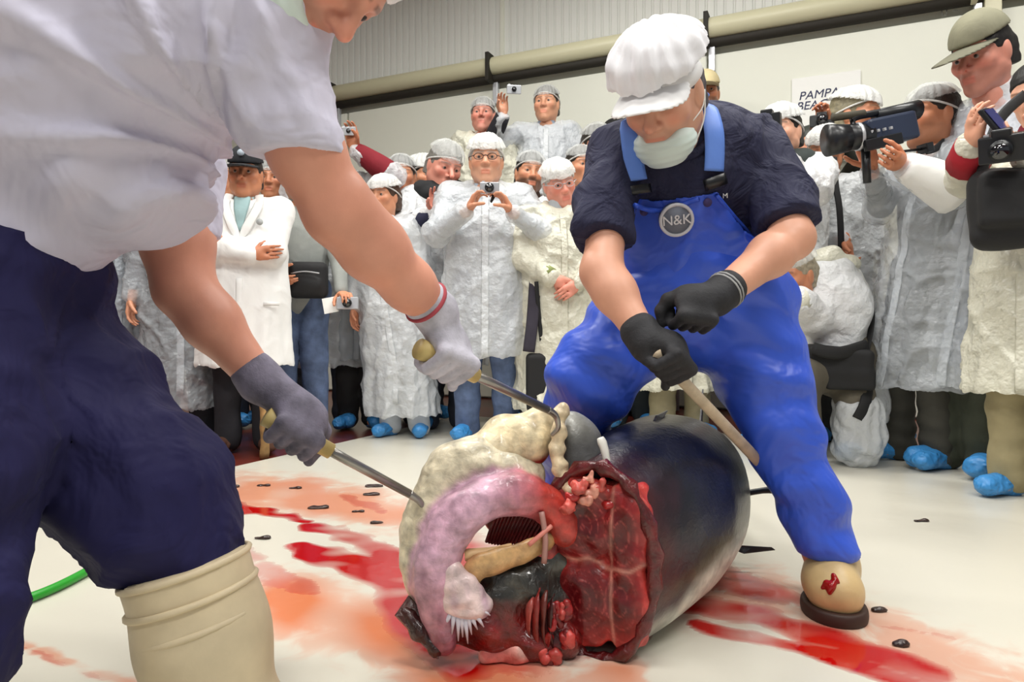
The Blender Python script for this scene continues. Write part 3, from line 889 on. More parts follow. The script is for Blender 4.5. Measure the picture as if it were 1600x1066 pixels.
# jeans man with the black waist bag and paper
jn = person('man in blue jeans and grey checked shirt holding a paper and a phone', 468, 240, 4.1, yaw=10, coat=None, inner=(150, 154, 150), legs='denim', hat='net0', skin=1, sleeve=True,
    arms={-1: dict(wp=(535, 470, 3.95), p=(-.6, -.3, -.7), curl=.7, hd=(-.3, .8, 0), hn=(0, 0, -1)), 1: dict(w=(.1, .2, 1.02), p=(.6, -.3, -.6))})
bg = Fd(.009)
bc = P(482, 438, 3.93)
bg.box(bc, (.11, .055, .105), frame(jn['fwd']), rad=.04); bg.ell(bc + A(.0, -.045, -.03), (.085, .03, .06), k=.02)
V, Fc = bg.mesh()
wb = thing('waist_bag', 'black waist bag worn over the blue jeans', 'bag', bc - A(0, 0, .11))
mk('bag_body', V, Fc, M['black'], wb)
tube_ob('waist_strap', spline([bc + A(-.1, 0, .05), bc + A(-.14, .1, .08), bc + A(-.12, .2, .1)], 10), .02, M['black'], wb, 8, flat=(A(0, 1, 0), 4))
tube_ob('zip', spline([bc + A(-.08, -.062, .035), bc + A(0, -.07, .045), bc + A(.08, -.062, .035)], 10), .004, M['silver'], wb, 6)
Rp = frame(A(.1, -1, .05))
pp = box_ob('folded_paper', P(516, 477, 3.9), (.04, .003, .045), M['white'], R=frame(A(.1, -1, .2), nrm(A(-.2, 0, 1))), bev=0)
tag(pp, 'folded white paper held beside the blue jeans', 'paper')
camera_thing('compact_camera', 'compact camera with pale frame held beside the folded paper', P(543, 474, 3.88), A(.1, -1, .1), w=.12, h=.07, t=.025, body='silver', lens=.026, ll=.02)

rh = person('person raising a phone with a dark red sleeve out of a clear coat', 512, 200, 4.6, yaw=5, coat='coat_mid', inner=(130, 22, 36), skin=3, sleeve=True, hs=1.0,
    arms={-1: dict(wp=(553, 232, 4.4), p=(-.9, .2, -.4), hd=(.15, .05, 1), hn=(.3, .9, 0), curl=.55, th=.8)})
tube_ob('red_sleeve', spline([rh['el'][-1], (rh['el'][-1] + rh['wr'][-1]) / 2, rh['wr'][-1] + (rh['el'][-1] - rh['wr'][-1]) * .06], 8), [.082, .082, .08, .076, .07, .064, .058, .05], cloth(124, 18, 34), rh['root'], 12)
camera_thing('phone_camera', 'small pale camera raised high over the woman in the hairnet', P(545, 205, 4.36), A(0, -1, -.1), w=.09, h=.055, t=.02, body='silver', lens=.014, ll=.006)

person('spectator with dark trousers and a grey coat between the jeans and the woman', 562, 262, 4.55, girth=.82, yaw=5, coat='coat_grey', hem=.46, inner=(60, 66, 76), legs=(30, 28, 28), skin=1)
wm = person('woman in a white coat and hairnet with blue shoe covers at the sheet edge', 602, 268, 4.22, yaw=-8, hyaw=-12, coat='coat_mid', hem=.135, inner=(225, 228, 230), legs=(196, 200, 204), hat='net2', woman=True, hair=(70, 50, 36), skin=1, hs=1.13, bodypx=632, cres=.011)
person('young man with dark hair under a hairnet and a navy collar behind the woman', 627, 236, 4.65, girth=.82, yaw=5, coat='coat_white', inner=(40, 52, 84), hair=(36, 34, 28), hat='net0', skin=1, hs=1.12, headtype=1)
person('man in a printed white cap net half hidden behind the grey-haired man', 659, 238, 5.0, girth=.82, yaw=25, hyaw=15, coat='coat_white', inner=(40, 44, 60), hair=(40, 36, 30), hat='net2', skin=1, hs=1.15)
gm = person('grey-haired man in a hairnet and black scarf peering down at the fish', 694, 216, 4.5, yaw=10, hyaw=18, pitch=20, roll=-8, coat='coat_white', inner=(24, 24, 28), hair=(120, 118, 112), hat='net1', skin=4, hs=1.2, blush=.3, headtype=1, sleeve=True,
    arms={1: dict(wp=(681, 335, 4.15), p=(.7, .2, -.8), hd=(0, .1, 1), hn=(.0, .9, .1), curl=.5, th=.8)})
sc = Fd(.01); sc.cap(gm['L'](-.12, .03, 1.44), gm['L'](.12, .03, 1.44), .085, k=.04); sc.ell(gm['L'](0, .1, 1.4), (.12, .06, .09), k=.04)
V, Fc = sc.mesh(); mk('scarf', V + vnormals(V, Fc) * (sines(V, 9, 8) * .012)[:, None], Fc, cloth(26, 27, 30), gm['root'])
tube_ob('navy_sleeve', spline([gm['el'][1], gm['wr'][1] + (gm['el'][1] - gm['wr'][1]) * .08], 6), [.075, .073, .07, .066, .06, .054], cloth(34, 36, 62), gm['root'], 12)
camera_thing('pocket_camera', 'tiny pocket camera with black lens raised beside the grey-haired man in the scarf', P(688, 308, 4.08), A(.2, -1, -.1), w=.08, h=.05, t=.02, body='silver', lens=.018, ll=.025)

# centre man
cm = person('man in black-rimmed glasses and clear coat holding a compact camera to his chest', 760, 206, 4.1, yaw=0, coat='coat_mid', hem=.50, inner=(168, 178, 190), legs='denim', hat='net2', hair=(200, 196, 188), skin=0, gl='blackplastic', hs=1.16, girth=1.12, cres=.011, beard=.12,
    arms={1: dict(wp=(733, 328, 3.78), p=(.8, -.1, -.9), hd=(-.45, .3, .8), hn=(-.8, .3, -.2), curl=.65, th=.7), -1: dict(wp=(797, 330, 3.78), p=(-.8, -.1, -.9), hd=(.45, .3, .8), hn=(.8, .3, -.2), curl=.65, th=.7)})
camera_thing('compact_camera', 'compact silver camera held in both hands by the man with black glasses', P(765, 294, 3.72), A(0, -1, -.05), w=.105, h=.062, t=.03, body='silver', lens=.025, ll=.025)
tube_ob('camera_wrist_strap', spline([P(768, 296, 3.74), P(770, 306, 3.73), P(767, 316, 3.73), P(772, 308, 3.735)], 14), .006, M['black'], cm['root'], 6)

# two people on a platform at the back
def bench(px, d, z):
    c = P(px, 0, d); r = thing('platform', 'low steel platform behind the crowd under the %s' % ('man in the beige cap' if px > 1000 else 'two men standing highest'), 'platform', (c[0], c[1], 0))
    box_ob('deck', (c[0], c[1], z - .03), (.55 if px < 1000 else .3, .25, .03), M['silver'], r, R=RW)
    for a in (-1, 1):
        for b_ in (-1, 1):
            q = A(c[0], c[1], 0) + WD * a * (.5 if px < 1000 else .25) + WN * b_ * .2
            tube_ob('leg', [q + UP * .0, q + UP * (z - .05)], .02, M['silver'], r, 8)
bench(806, 5.62, .75); bench(1101, 5.25, .62)
person('older man standing high behind the crowd near the panel joint, hands down', 755, 148, 5.55, yaw=0, hyaw=-5, base=.75, coat='coat_beige', inner=(200, 190, 180), skin=4, hair=(110, 108, 104), hs=1.12, blush=.3, hat='net0', headtype=1)
ph = person('man standing high behind the crowd raising a small camera beside his head', 854, 130, 5.55, yaw=-5, hyaw=-10, base=.75, coat='coat_mid', inner=(150, 160, 175), skin=0, hair=(60, 50, 42), hs=1.12, hat='net0', sleeve=True,
    arms={1: dict(wp=(787, 178, 5.3), p=(.9, -.1, -.8), hd=(.1, .1, 1), hn=(-.3, .9, 0), curl=.6, th=.8)})
tube_ob('black_sleeve', spline([ph['el'][1], ph['wr'][1] + (ph['el'][1] - ph['wr'][1]) * .05], 6), [.075, .073, .07, .066, .06, .056], cloth(34, 34, 40), ph['root'], 12)
camera_thing('pocket_camera', 'pale pocket camera held up high in front of the wall', P(803, 140, 5.2), A(.1, -1, -.15), w=.11, h=.065, t=.022, body='silver', lens=.018, ll=.015)

person('dark-eyed man with a goatee between the glasses man and the pink-faced man', 828, 232, 4.7, girth=.82, yaw=0, hyaw=10, roll=-6, coat='coat_white', inner=(60, 40, 30), hair=(26, 22, 20), beard=.75, hat='net1', skin=1, hs=1.12)
pk = person('pink-faced man with glasses, head tilted, hands folded over his white coat', 872, 244, 4.05, yaw=8, hyaw=5, pitch=14, roll=14, coat='coat_beige', hem=.2, inner=(170, 176, 180), legs=(120, 124, 130), hair=(190, 186, 180), hat='net2', skin=4, blush=.35, gl='silver', hs=1.15, girth=1.1, cres=.011,
    arms={1: dict(w=(.06, .22, 1.0), p=(.8, -.4, -.5), hd=(-.8, .2, -.4), hn=(0, -1, 0), curl=.5), -1: dict(w=(-.06, .24, .97), p=(-.8, -.4, -.5), hd=(.7, .1, -.5), hn=(0, -1, 0), curl=.5)})
tube_ob('sleeve_cuff', [pk['wr'][1] + (pk['el'][1] - pk['wr'][1]) * .1, pk['wr'][1] + (pk['el'][1] - pk['wr'][1]) * .28], .052, cloth(130, 140, 84), pk['root'], 12)
person('sallow man in a hairnet between the pink-faced man and the navy shirt', 907, 222, 4.65, girth=.82, yaw=5, hyaw=15, coat='coat_white', inner=(60, 60, 60), hair=(44, 38, 30), skin=1, hs=1.08, hat='net0')
person('man with loose hairnet behind the navy-shirted worker, above the sallow man', 932, 190, 5.1, girth=.82, yaw=5, hyaw=12, coat='coat_white', inner=(60, 60, 60), hair=(50, 44, 38), skin=1, hs=1.08, hat='net1')
person('dark-haired head just showing beside the white brim of the stooping worker', 962, 180, 5.35, girth=.82, yaw=0, coat='coat_white', inner=(40, 40, 40), hair=(16, 16, 18), hat='none', skin=1, hs=1.1)
person('spectator in khaki trousers and blue shoe covers seen between the blue overall legs', 1062, 205, 4.15, yaw=0, coat='coat_beige', hem=.3, inner=(120, 120, 112), legs=(156, 146, 116), skin=1, hat='net0')
person('spectator in dark trousers and blue shoe covers behind the bent blue knee', 985, 235, 4.6, girth=.82, yaw=-10, coat='coat_white', hem=.5, inner=(80, 84, 90), legs=(40, 46, 50), skin=1)
person('man in a beige cap peeping over the shoulder of the worker in overalls', 1101, 112, 5.25, yaw=0, hyaw=-15, base=.62, coat='coat_white', inner=(60, 50, 40), hat='cap', hatcol=(222, 206, 160), hair=(34, 28, 22), beard=.6, skin=3, hs=1.05)

# right-hand press pack
p20 = person('dark-haired man in hairnet and dark scarf pressing a black camera to his eye', 1222, 158, 3.75, yaw=-32, hyaw=-10, coat='coat_white', inner=(52, 58, 62), hair=(30, 26, 22), hat='net2', skin=2, beard=.35, hs=1.1, headtype=1, hem=.5,
    arms={1: dict(wp=(1196, 240, 3.45), p=(.5, 0, -.9), hd=(-.3, .2, .9), hn=(-.2, .9, 0), curl=.6), -1: dict(wp=(1206, 235, 3.45), p=(-.7, 0, -.9), hd=(.3, .2, .9), hn=(.2, .9, 0), curl=.6)})
sc = Fd(.01); sc.cap(p20['L'](-.1, .03, 1.44), p20['L'](.1, .03, 1.44), .088, k=.04)
V, Fc = sc.mesh(); mk('scarf', V, Fc, cloth(48, 56, 54), p20['root'])
camera_thing('photo_camera', 'black photo camera at the eye of the man in the dark scarf', P(1199, 193, 3.42), nrm(A(-.5, -.85, -.1)), w=.13, h=.09, t=.06, lens=.033, ll=.06, hump=True)
p31 = person('photographer in a dark jacket hidden behind the other cameras, below the wall notice', 1264, 190, 4.25, yaw=-10, coat=None, inner=(44, 48, 42), hat='none', hair=(40, 44, 38), skin=3, hs=1.05, sleeve=True, legs=(40, 42, 44),
    arms={-1: dict(wp=(1284, 200, 4.0), p=(-.8, 0, -.8), hd=(0, .3, 1), hn=(.6, .6, 0), curl=.8)})
camera_thing('flash_camera', 'black camera rig with flash arm held up below the wall notice', P(1284, 190, 3.95), A(-.4, -1, 0), w=.13, h=.07, t=.05, lens=.03, ll=.05, hump=True)
p21 = person('man in a white coat and hairnet with a black camera strap below the camcorder', 1290, 192, 3.95, yaw=-25, hyaw=-12, pitch=12, coat='coat_mid', hem=.42, inner=(96, 96, 88), legs=(60, 60, 60), hat='net2', hair=(150, 140, 120), skin=3, hs=1.05, bodypx=1322, girth=1.0,
    arms={1: dict(wp=(1322, 376, 3.72), p=(.8, -.4, -.3), hd=(-.1, .2, -1), hn=(-.6, .5, 0), curl=.7), -1: dict(w=(-.2, -.02, .85), p=(-.5, -.5, 0), hide=True)})
st = spline([P(1303, 245, 3.76), P(1306, 290, 3.70), P(1312, 330, 3.68), P(1314, 400, 3.70), P(1306, 440, 3.74)], 24)
tube_ob('camera_strap', st, .018, M['black'], p21['root'], 8, flat=(A(0, 1, 0), 5))
p22 = person('tanned man in a pale hairnet behind the camcorder viewfinder', 1330, 134, 4.3, girth=.82, yaw=20, hyaw=25, coat='coat_beige', inner=(150, 140, 110), hat='net2', hair=(130, 122, 96), skin=3, hs=1.12, hem=.5, legs=(80, 80, 76))
vd = person('videographer with headband hairnet looking into a black camcorder', 1472, 126, 3.35, yaw=-72, hyaw=-8, coat='coat_clear', hem=.38, inner=(104, 108, 110), legs=(64, 62, 54), hat='net1', hair=(38, 32, 26), skin=3, hs=1.14, bodypx=1432, girth=1.05, cres=.011, headtype=1, beard=.2, lean=.05,
    arms={-1: dict(wp=(1408, 256, 3.0), p=(-.3, -.2, -.9), hd=(-.4, .9, 0), hn=(.4, .2, .4), curl=.9, th=.8, t=(0, 0, 1)), 1: dict(wp=(1362, 262, 3.22), p=(.3, -.2, -.9), hd=(0, .4, .9), hn=(-.4, .8, 0), curl=.9)})
tube_ob('white_sleeve', spline([vd['el'][-1], vd['wr'][-1] + (vd['el'][-1] - vd['wr'][-1]) * .06], 8), [.11, .105, .1, .092, .085, .075, .068, .06], M['labcoat'], vd['root'], 14)
# camcorder
cd = 3.08
ca = thing('camcorder', 'large black professional camcorder with long viewfinder and lens hood', 'camcorder', P(1375, 235, cd))
ax = nrm(P(1300, 226, cd - .02) - P(1440, 196, cd + .1))
Rc = frame(ax)
def CP(px, py, o=0): return P(px, py, cd + o)
box_ob('camcorder_body', CP(1385, 205, .03), (.055, .13, .062), M['bluplastic'], ca, R=Rc, bev=.012)
box_ob('side_panel', CP(1380, 222, -.03), (.012, .1, .025), M['blackplastic'], ca, R=Rc, bev=.004)
tube_ob('lens_barrel', [CP(1360, 212), CP(1318, 216)], [.055, .06], M['blackplastic'], ca, 20)
tube_ob('lens_hood', [CP(1324, 216), CP(1292, 220)], [.062, .072], M['blackplastic'], ca, 20)
tube_ob('lens_ring', [CP(1342, 213.5), CP(1338, 214)], .063, M['silver'], ca, 20)
tube_ob('viewfinder', [CP(1368, 182, .03), CP(1420, 172, .07), CP(1432, 172, .08)], [.03, .036, .046], M['blackplastic'], ca, 16)
tube_ob('carry_handle', spline([CP(1330, 188), CP(1345, 181), CP(1400, 172, .05)], 12), .016, M['blackplastic'], ca, 10)
tube_ob('handle_post', [CP(1332, 188), CP(1334, 206)], .012, M['blackplastic'], ca, 8)
tube_ob('microphone', [CP(1301, 184, -.02), CP(1350, 177, 0)], .017, cloth(70, 66, 54), ca, 12)
for i in range(4): box_ob('control_button', CP(1362 + i * 10, 206 - i * 2, -.05), (.006, .006, .006), M['silver'], ca, R=Rc, bev=.001)
tube_ob('hand_grip', [CP(1352, 230), CP(1355, 286)], [.02, .017], M['blackplastic'], ca, 12)
tube_ob('support_rod', [CP(1380, 240), CP(1450, 232, .1)], .006, M['blackplastic'], ca, 8)
box_ob('rod_clamp', CP(1446, 232, .08), (.03, .02, .022), M['blackplastic'], ca, R=Rc, bev=.004)
tube_ob('shoulder_strap', spline([CP(1446, 236, .08), CP(1462, 232, .14), CP(1484, 214, .2), CP(1500, 208, .25)], 16), .016, M['black'], ca, 8, flat=(A(0, 1, 0), 4))

# tall man in the olive cap
tm = person('tall smiling man in an olive sun cap and clear coat over jeans', 1540, 22, 3.12, yaw=-62, hyaw=-4, pitch=18, coat='coat_clear', hem=.40, inner=(206, 210, 220), legs=(58, 62, 48), hat='cap', hatcol=(132, 130, 108), hair=(26, 22, 20), skin=4, hs=1.10, bodypx=1485, girth=.76, hfwd=.11, beard=.25, blush=.25, cres=.011, headtype=1, sleeve=True,
    arms={-1: dict(w=(-.22, .04, .82), p=(-.5, -.8, -.3), hide=True), 1: dict(w=(.2, .04, .82), p=(.5, -.6, -.5), hide=True)})
cl_ = Fd(.009); cl_.chain([tm['L'](0, .0, 1.42), tm['hc'] - tm['R'][:, 2] * .16 - tm['R'][:, 1] * .045], [.105, .088], .02); cl_.half(tm['hc'] - tm['R'][:, 2] * .15, nrm(tm['R'][:, 2] + tm['R'][:, 1] * .3)); V, Fc = cl_.mesh()
mk('coat_collar', V + vnormals(V, Fc) * (sines(V, 9, 3) * .004)[:, None], Fc, M['coat_white'], tm['root'])
dj = Fd(.014); Lt = tm['L']
dj.cap(Lt(0, 0, .98), Lt(0, 0, .5), .125, .14, k=.03, flat=(tm['fwd'], 1.15)); V, Fc = dj.mesh()
mk('denim_skirt_of_jacket', V, Fc, M['denim'], tm['root'])
# person at the right edge
re_ = person('person with a black shoulder bag and khaki trousers holding a phone and a camera', 1622, 88, 2.66, yaw=-52, hyaw=-5, pitch=20, coat='coat_beige', hem=.42, inner=(120, 30, 44), legs=(160, 148, 112), hair=(20, 18, 16), hat='none', skin=2, hs=1.0, sleeve=True, girth=1.0,
    arms={1: dict(wp=(1520, 226, 2.42), p=(.5, -.5, -.7), hd=(-.3, .55, .75), hn=(-.5, .1, .8), curl=.55, th=.4, t=(0, -.2, 1)), -1: dict(wp=(1600, 238, 2.36), p=(-.3, -.5, -.8), hd=(.3, .8, .3), hn=(.3, -.1, .9), curl=.6, th=.5)})
rc_ = [re_['wr'][1], re_['wr'][1] + (re_['el'][1] - re_['wr'][1]) * .5, re_['el'][1]]
tube_ob('red_cuff', [rc_[0] + (rc_[1] - rc_[0]) * .1, rc_[1]], [.06, .074], cloth(160, 20, 36), re_['root'], 14)
ph_ = thing('phone', 'dark blue phone held up by the person with the black shoulder bag', 'phone', P(1552, 196, 2.3))
Rq = frame(nrm(A(.35, -.8, .45)), nrm(A(-.35, .1, .9)))
pb_ = box_ob('phone_body', P(1553, 190, 2.32), (.034, .009, .055), M['blackplastic'], ph_, R=Rq, bev=.005)
box_ob('phone_screen', P(1554, 189, 2.318) + Rq[:, 1] * .0095, (.029, .001, .044), pm('blue_screen', lin(52, 56, 110), .15), pb_, R=Rq, bev=0)
camera_thing('photo_camera', 'black photo camera hanging below the dark blue phone', P(1566, 232, 2.3), nrm(A(-.6, -.7, -.3)), w=.13, h=.09, t=.06, lens=.034, ll=.05, hump=True)
sb = thing('shoulder_bag', 'black shoulder bag at the hip of the person in khaki trousers', 'bag', P(1580, 388, 2.4))
f = Fd(.009); f.box(P(1578, 326, 2.42), (.125, .075, .14), frame(nrm(A(-.5, -.85, 0))), rad=.05)
f.box(P(1585, 310, 2.36), (.105, .05, .1), frame(nrm(A(-.5, -.85, 0))), rad=.03, k=.02)
V, Fc = f.mesh(); V = V + vnormals(V, Fc) * (sines(V, 5, 3) * .006)[:, None]
mk('bag_body', V, Fc, M['black'], sb)
tube_ob('bag_strap', spline([P(1530, 285, 2.42), P(1560, 190, 2.5), P(1612, 140, 2.62)], 16), .02, M['black'], sb, 8, flat=(A(0, 1, 0), 4))

# crouching photographer
cr = thing('person', 'crouching photographer in a white hooded coat behind the blue trouser leg', 'person', FL(1300, 702), NG)
d0 = 3.45
J = lambda px, py, o=0: P(px, py, d0 + o)
f = Fd(.013)
f.ell(J(1305, 485), (.175, .16, .25), k=.05); f.cap(J(1285, 440), J(1275, 500, -.1), .09, .085, k=.05); f.cap(J(1275, 500, -.1), J(1250, 472, -.2), .08, .062, k=.03); f.ell(J(1300, 545), (.14, .13, .1), k=.05)
f.cap(J(1262, 432), J(1312, 425), .09, .085, k=.04)
V, Fc = f.mesh(); V = V + vnormals(V, Fc) * (sines(V, 4, 9) * .012 + sines(V, 11, 2) * .005)[:, None]
mk('coat', V, Fc, M['coat_white'], cr)
f = Fd(.011); f.cap(J(1262, 420), J(1330, 412), .055, .045, k=.03); f.cap(J(1268, 412), J(1300, 400), .06, .05, k=.03)
V, Fc = f.mesh(); mk('hood', V + vnormals(V, Fc) * (sines(V, 9, 1) * .008)[:, None], Fc, M['coat_beige'], cr)
Rh = frame(nrm(A(-.85, -.5, -.15))); hcn = J(1240, 432, -.06)
parts = [(T(HEAD[0], Rh, hcn, 1.1), HEAD[1], face_cols(HEAD[0], SKIN[3], lin(40, 30, 24)))] + [(T(v, Rh, hcn, 1.1), q, c) for v, q, c in EYES]
f = Fd(.016); f.chain([J(1305, 550), J(1300, 480), J(1268, 440)], [.09, .09, .055], .03); f.chain([J(1290, 460), J(1276, 500, -.1), J(1240, 470, -.24)], [.04, .036, .028], .02)
f.chain([J(1320, 575), J(1250, 590, -.2), J(1270, 690, -.1)], [.085, .06, .045], .03); f.chain([J(1320, 575), J(1335, 620, -.12), J(1345, 690)], [.07, .045, .04], .03)
v, q = f.mesh(); parts.append((v, q, np.asarray(SKIN[3])))
f = Fd(.0055); hand_open(f, J(1240, 468, -.25), A(-.55, -.1, .8), A(-.5, .8, 0), 1, .4, 1.0); v, q = f.mesh(); parts.append((v, q, np.asarray(SKIN[3])))
V, Fc, C = joinm(parts); mk('body', V, Fc, M['skin'], cr, C)
mk('hair', T(HAIR[0], Rh, hcn, 1.1), HAIR[1], M['hairc'], cr, np.asarray(lin(150, 140, 120)))
mk('hairnet', T(NETS[2][0], Rh, hcn, 1.12), NETS[2][1], M['net'], cr)
f = Fd(.012); f.chain([J(1320, 575), J(1250, 590, -.2), J(1262, 690, -.1)], [.12, .085, .07], .04); f.chain([J(1320, 575), J(1335, 620, -.15), J(1345, 690)], [.12, .085, .07], .04)
f.chain([J(1300, 575), J(1320, 560)], [.14, .15], .04); f.half((0, 0, .02), (0, 0, -1))
V, Fc = f.mesh(); mk('trousers', V, Fc, cloth(92, 86, 74), cr)
f = Fd(.01); f.cap(J(1250, 700, -.12), J(1215, 704, -.2), .05, .045); f.half((0, 0, .002), (0, 0, -1)); V, Fc = f.mesh(); mk('shoe_cover', V, Fc, M['blue_cover'], cr)
f = Fd(.01); f.cap(J(1345, 700, 0), J(1320, 706, -.1), .05, .045); f.half((0, 0, .002), (0, 0, -1)); V, Fc = f.mesh(); mk('shoe_cover', V, Fc, M['blue_cover'], cr)
tube_ob('coat_cuff', [J(1252, 472, -.2), J(1244, 462, -.23)], [.06, .05], M['coat_beige'], cr, 12)
kb = thing('camera_bag', 'black camera bag slung low around the crouching photographer', 'bag', J(1310, 600, -.15))
f = Fd(.009); f.box(J(1308, 566, -.17), (.15, .08, .075), frame(A(-.3, -1, 0), nrm(A(.1, 0, 1))), rad=.03); f.box(J(1325, 592, -.19), (.11, .07, .05), frame(A(-.3, -1, 0)), rad=.02, k=.02)
V, Fc = f.mesh(); mk('bag_body', V, Fc, M['black'], kb)
tube_ob('bag_flap', spline([J(1270, 545, -.24), J(1310, 552, -.26), J(1355, 540, -.24)], 10), .03, M['black'], kb, 8, flat=(A(0, 1, 0), 3))
tube_ob('shoulder_strap', spline([J(1352, 560, -.15), J(1362, 500, -.05), J(1355, 455, 0), J(1330, 415, .05)], 18), .022, M['black'], kb, 8, flat=(A(1, .3, 0), 4))
tube_ob('hanging_strap', spline([J(1358, 590, -.2), J(1352, 630, -.25), J(1340, 655, -.25)], 12), .028, M['black'], kb, 8, flat=(A(0, 1, 0), 4))
f = Fd(.01); c_ = J(1338, 655, -.02)
f.cap(J(1340, 640, -.15), J(1340, 690, -.15), .11, .12, k=.05); f.cap(J(1362, 560, -.02), J(1365, 640, -.06), .05, .075, k=.05); f.half((0, 0, .004), (0, 0, -1))
V, Fc = f.mesh(); V = V + vnormals(V, Fc) * (sines(V, 6, 4) * .012 + sines(V, 14, 6) * .006)[:, None]
V[:, 2] = np.maximum(V[:, 2], .004)
pb = thing('plastic_bag', 'crumpled clear plastic bag standing on the floor by the crouching photographer', 'bag', (c_[0], c_[1], 0))
mk('bag_film', V, Fc, M['coat_mid'], pb)
tube_ob('bag_neck', spline([J(1352, 600, -.1), J(1360, 570, -.05), J(1366, 540, 0)], 8), [.03, .026, .024, .026, .03, .034, .03, .02], M['coat_mid'], pb, 10)

# shoulder bag between the centre man and the pink-faced man
hb = thing('strap_bag', 'black shoulder bag hanging on a long strap beside the clear coat', 'bag', P(842, 640, 3.9))
f = Fd(.009); f.box(P(842, 598, 3.9), (.075, .05, .17), rad=.03); V, Fc = f.mesh(); mk('bag_body', V, Fc, M['black'], hb)
tube_ob('bag_strap', spline([P(826, 550, 3.86), P(832, 500, 3.86), P(836, 440, 3.92), P(838, 410, 4.15)], 16), .034, cloth(52, 48, 60), hb, 8, flat=(A(0, 1, 0), 5))
tube_ob('bag_strap', spline([P(848, 550, 3.88), P(842, 490, 3.87), P(838, 440, 3.86)], 12), .012, M['black'], hb, 8, flat=(A(0, 1, 0), 4))
# wooden poles
for px, y0, y1, d, lab_ in ((726, 586, 668, 4.35, 'rough wooden stick standing behind the white gloved hand'), (413, 640, 716, 3.5, 'pale wooden stick standing behind the dark gloved fist')):
    b0 = FL(px, y1)
    pts = spline([A(b0[0], b0[1], 0), A(b0[0] + .006, b0[1], .15), A(b0[0] - .006, b0[1], .3), A(b0[0] + .004, b0[1], .52)], 12)
    o = tube_ob('wooden_stick', pts, [.024, .026, .022, .026, .03, .022, .02, .022, .02, .019, .018, .016], pm('rough_wood', lin(158, 124, 78), .8, var=.3, vscale=25, bump=dict(scale=30, strength=.6, dist=.004, stretch=(1, 1, .2))))
    tag(o, lab_, 'stick')

# wall notice and mark
def text_ob(name, s, c, R, size, mat, parent=None, ext=.001, shear=0):
    cu = bpy.data.curves.new(name, 'FONT'); cu.body = s; cu.size = size; cu.extrude = ext; cu.align_x = 'CENTER'; cu.align_y = 'CENTER'; cu.shear = shear
    o = bpy.data.objects.new(name, cu); COL.objects.link(o)
    me = bpy.data.meshes.new_from_object(o); bpy.data.objects.remove(o)
    me.materials.clear(); me.materials.append(mat)
    ob = bpy.data.objects.new(name, me); COL.objects.link(ob)
    mw = Matrix(((R[0][0], R[0][1], R[0][2], c[0]), (R[1][0], R[1][1], R[1][2], c[1]), (R[2][0], R[2][1], R[2][2], c[2]), (0, 0, 0, 1)))
    if parent is not None:
        ob.parent = parent; pl_ = parent.location if parent.type == 'EMPTY' else parent.parent.location
        mw = Matrix.Translation(-Vector(pl_)) @ mw
    ob.matrix_local = mw
    return ob
RT = np.stack([WD, UP, WN], 1)
un, tn = wall_u(1290)
zn = lambda py, t: CAMH + (HY - py) * t / FPX
nt_ = thing('wall_notice', 'white paper notice with two lines of lettering on the back wall', 'notice', WALL(un, zn(155, tn), .02))
nsh = box_ob('notice_sheet', WALL(un, zn(158, tn), .012), (.24, .004, .2), M['white'], nt_, R=RW, bev=0)
text_ob('lettering', 'PAMPA', WALL(un - .05, zn(147, tn), .018), RT, .09, M['ink'], nsh, shear=.2)
text_ob('lettering', 'BEAC', WALL(un - .1, zn(163, tn), .018), RT, .09, M['ink'], nsh, shear=.2)
uu, tu = wall_u(1480)
mkx = thing('panel_mark', 'small stencilled mark at the top corner of the cold room panel', 'mark', WALL(uu, zn(21, tu), .012))
text_ob('lettering', 'U', WALL(uu - .02, zn(21, tu), .012), RT, .06, cloth(90, 90, 84), mkx)
text_ob('dash', '–', WALL(uu + .05, zn(19, tu), .012), RT, .06, cloth(90, 90, 84), mkx)
# ------------------------------------------------------------------ worker in blue overalls
def dsp(V, Fc, *terms):
    n = vnormals(V, Fc); a = np.zeros(len(V))
    for fr, seed, amp in terms: a += sines(V, fr, seed) * amp
    return V + n * a[:, None]
def castn(bv, px, py):
    h = bv.ray_cast(Vector((0, 0, CAMH)), Vector(nrm(P(px, py, 1.0) - A(0, 0, CAMH))))
    return A(*h[0]), nrm(A(*h[1]))
def cast(bv, px, py, off=.004):
    d = nrm(P(px, py, 1.0) - A(0, 0, CAMH))
    h = bv.ray_cast(Vector((0, 0, CAMH)), Vector(d))
    return None if h[0] is None else A(*h[0]) + A(*h[1]) * off
def polysdf(poly):
    poly = np.asarray(poly, float)
    def fn(x, y):
        d = np.full(np.broadcast(x, y).shape, 1e9); sgn = np.ones(d.shape)
        j = len(poly) - 1
        for i in range(len(poly)):
            e = poly[j] - poly[i]; wx, wy = x - poly[i][0], y - poly[i][1]
            t = np.clip((wx * e[0] + wy * e[1]) / (e @ e), 0, 1)
            d = np.minimum(d, (wx - e[0] * t) ** 2 + (wy - e[1] * t) ** 2)
            c1, c2, c3 = y >= poly[i][1], y < poly[j][1], e[0] * wy > e[1] * wx
            fl_ = (c1 & c2 & c3) | (~c1 & ~c2 & ~c3)
            sgn = np.where(fl_, -sgn, sgn); j = i
        return sgn * np.sqrt(d)
    return fn

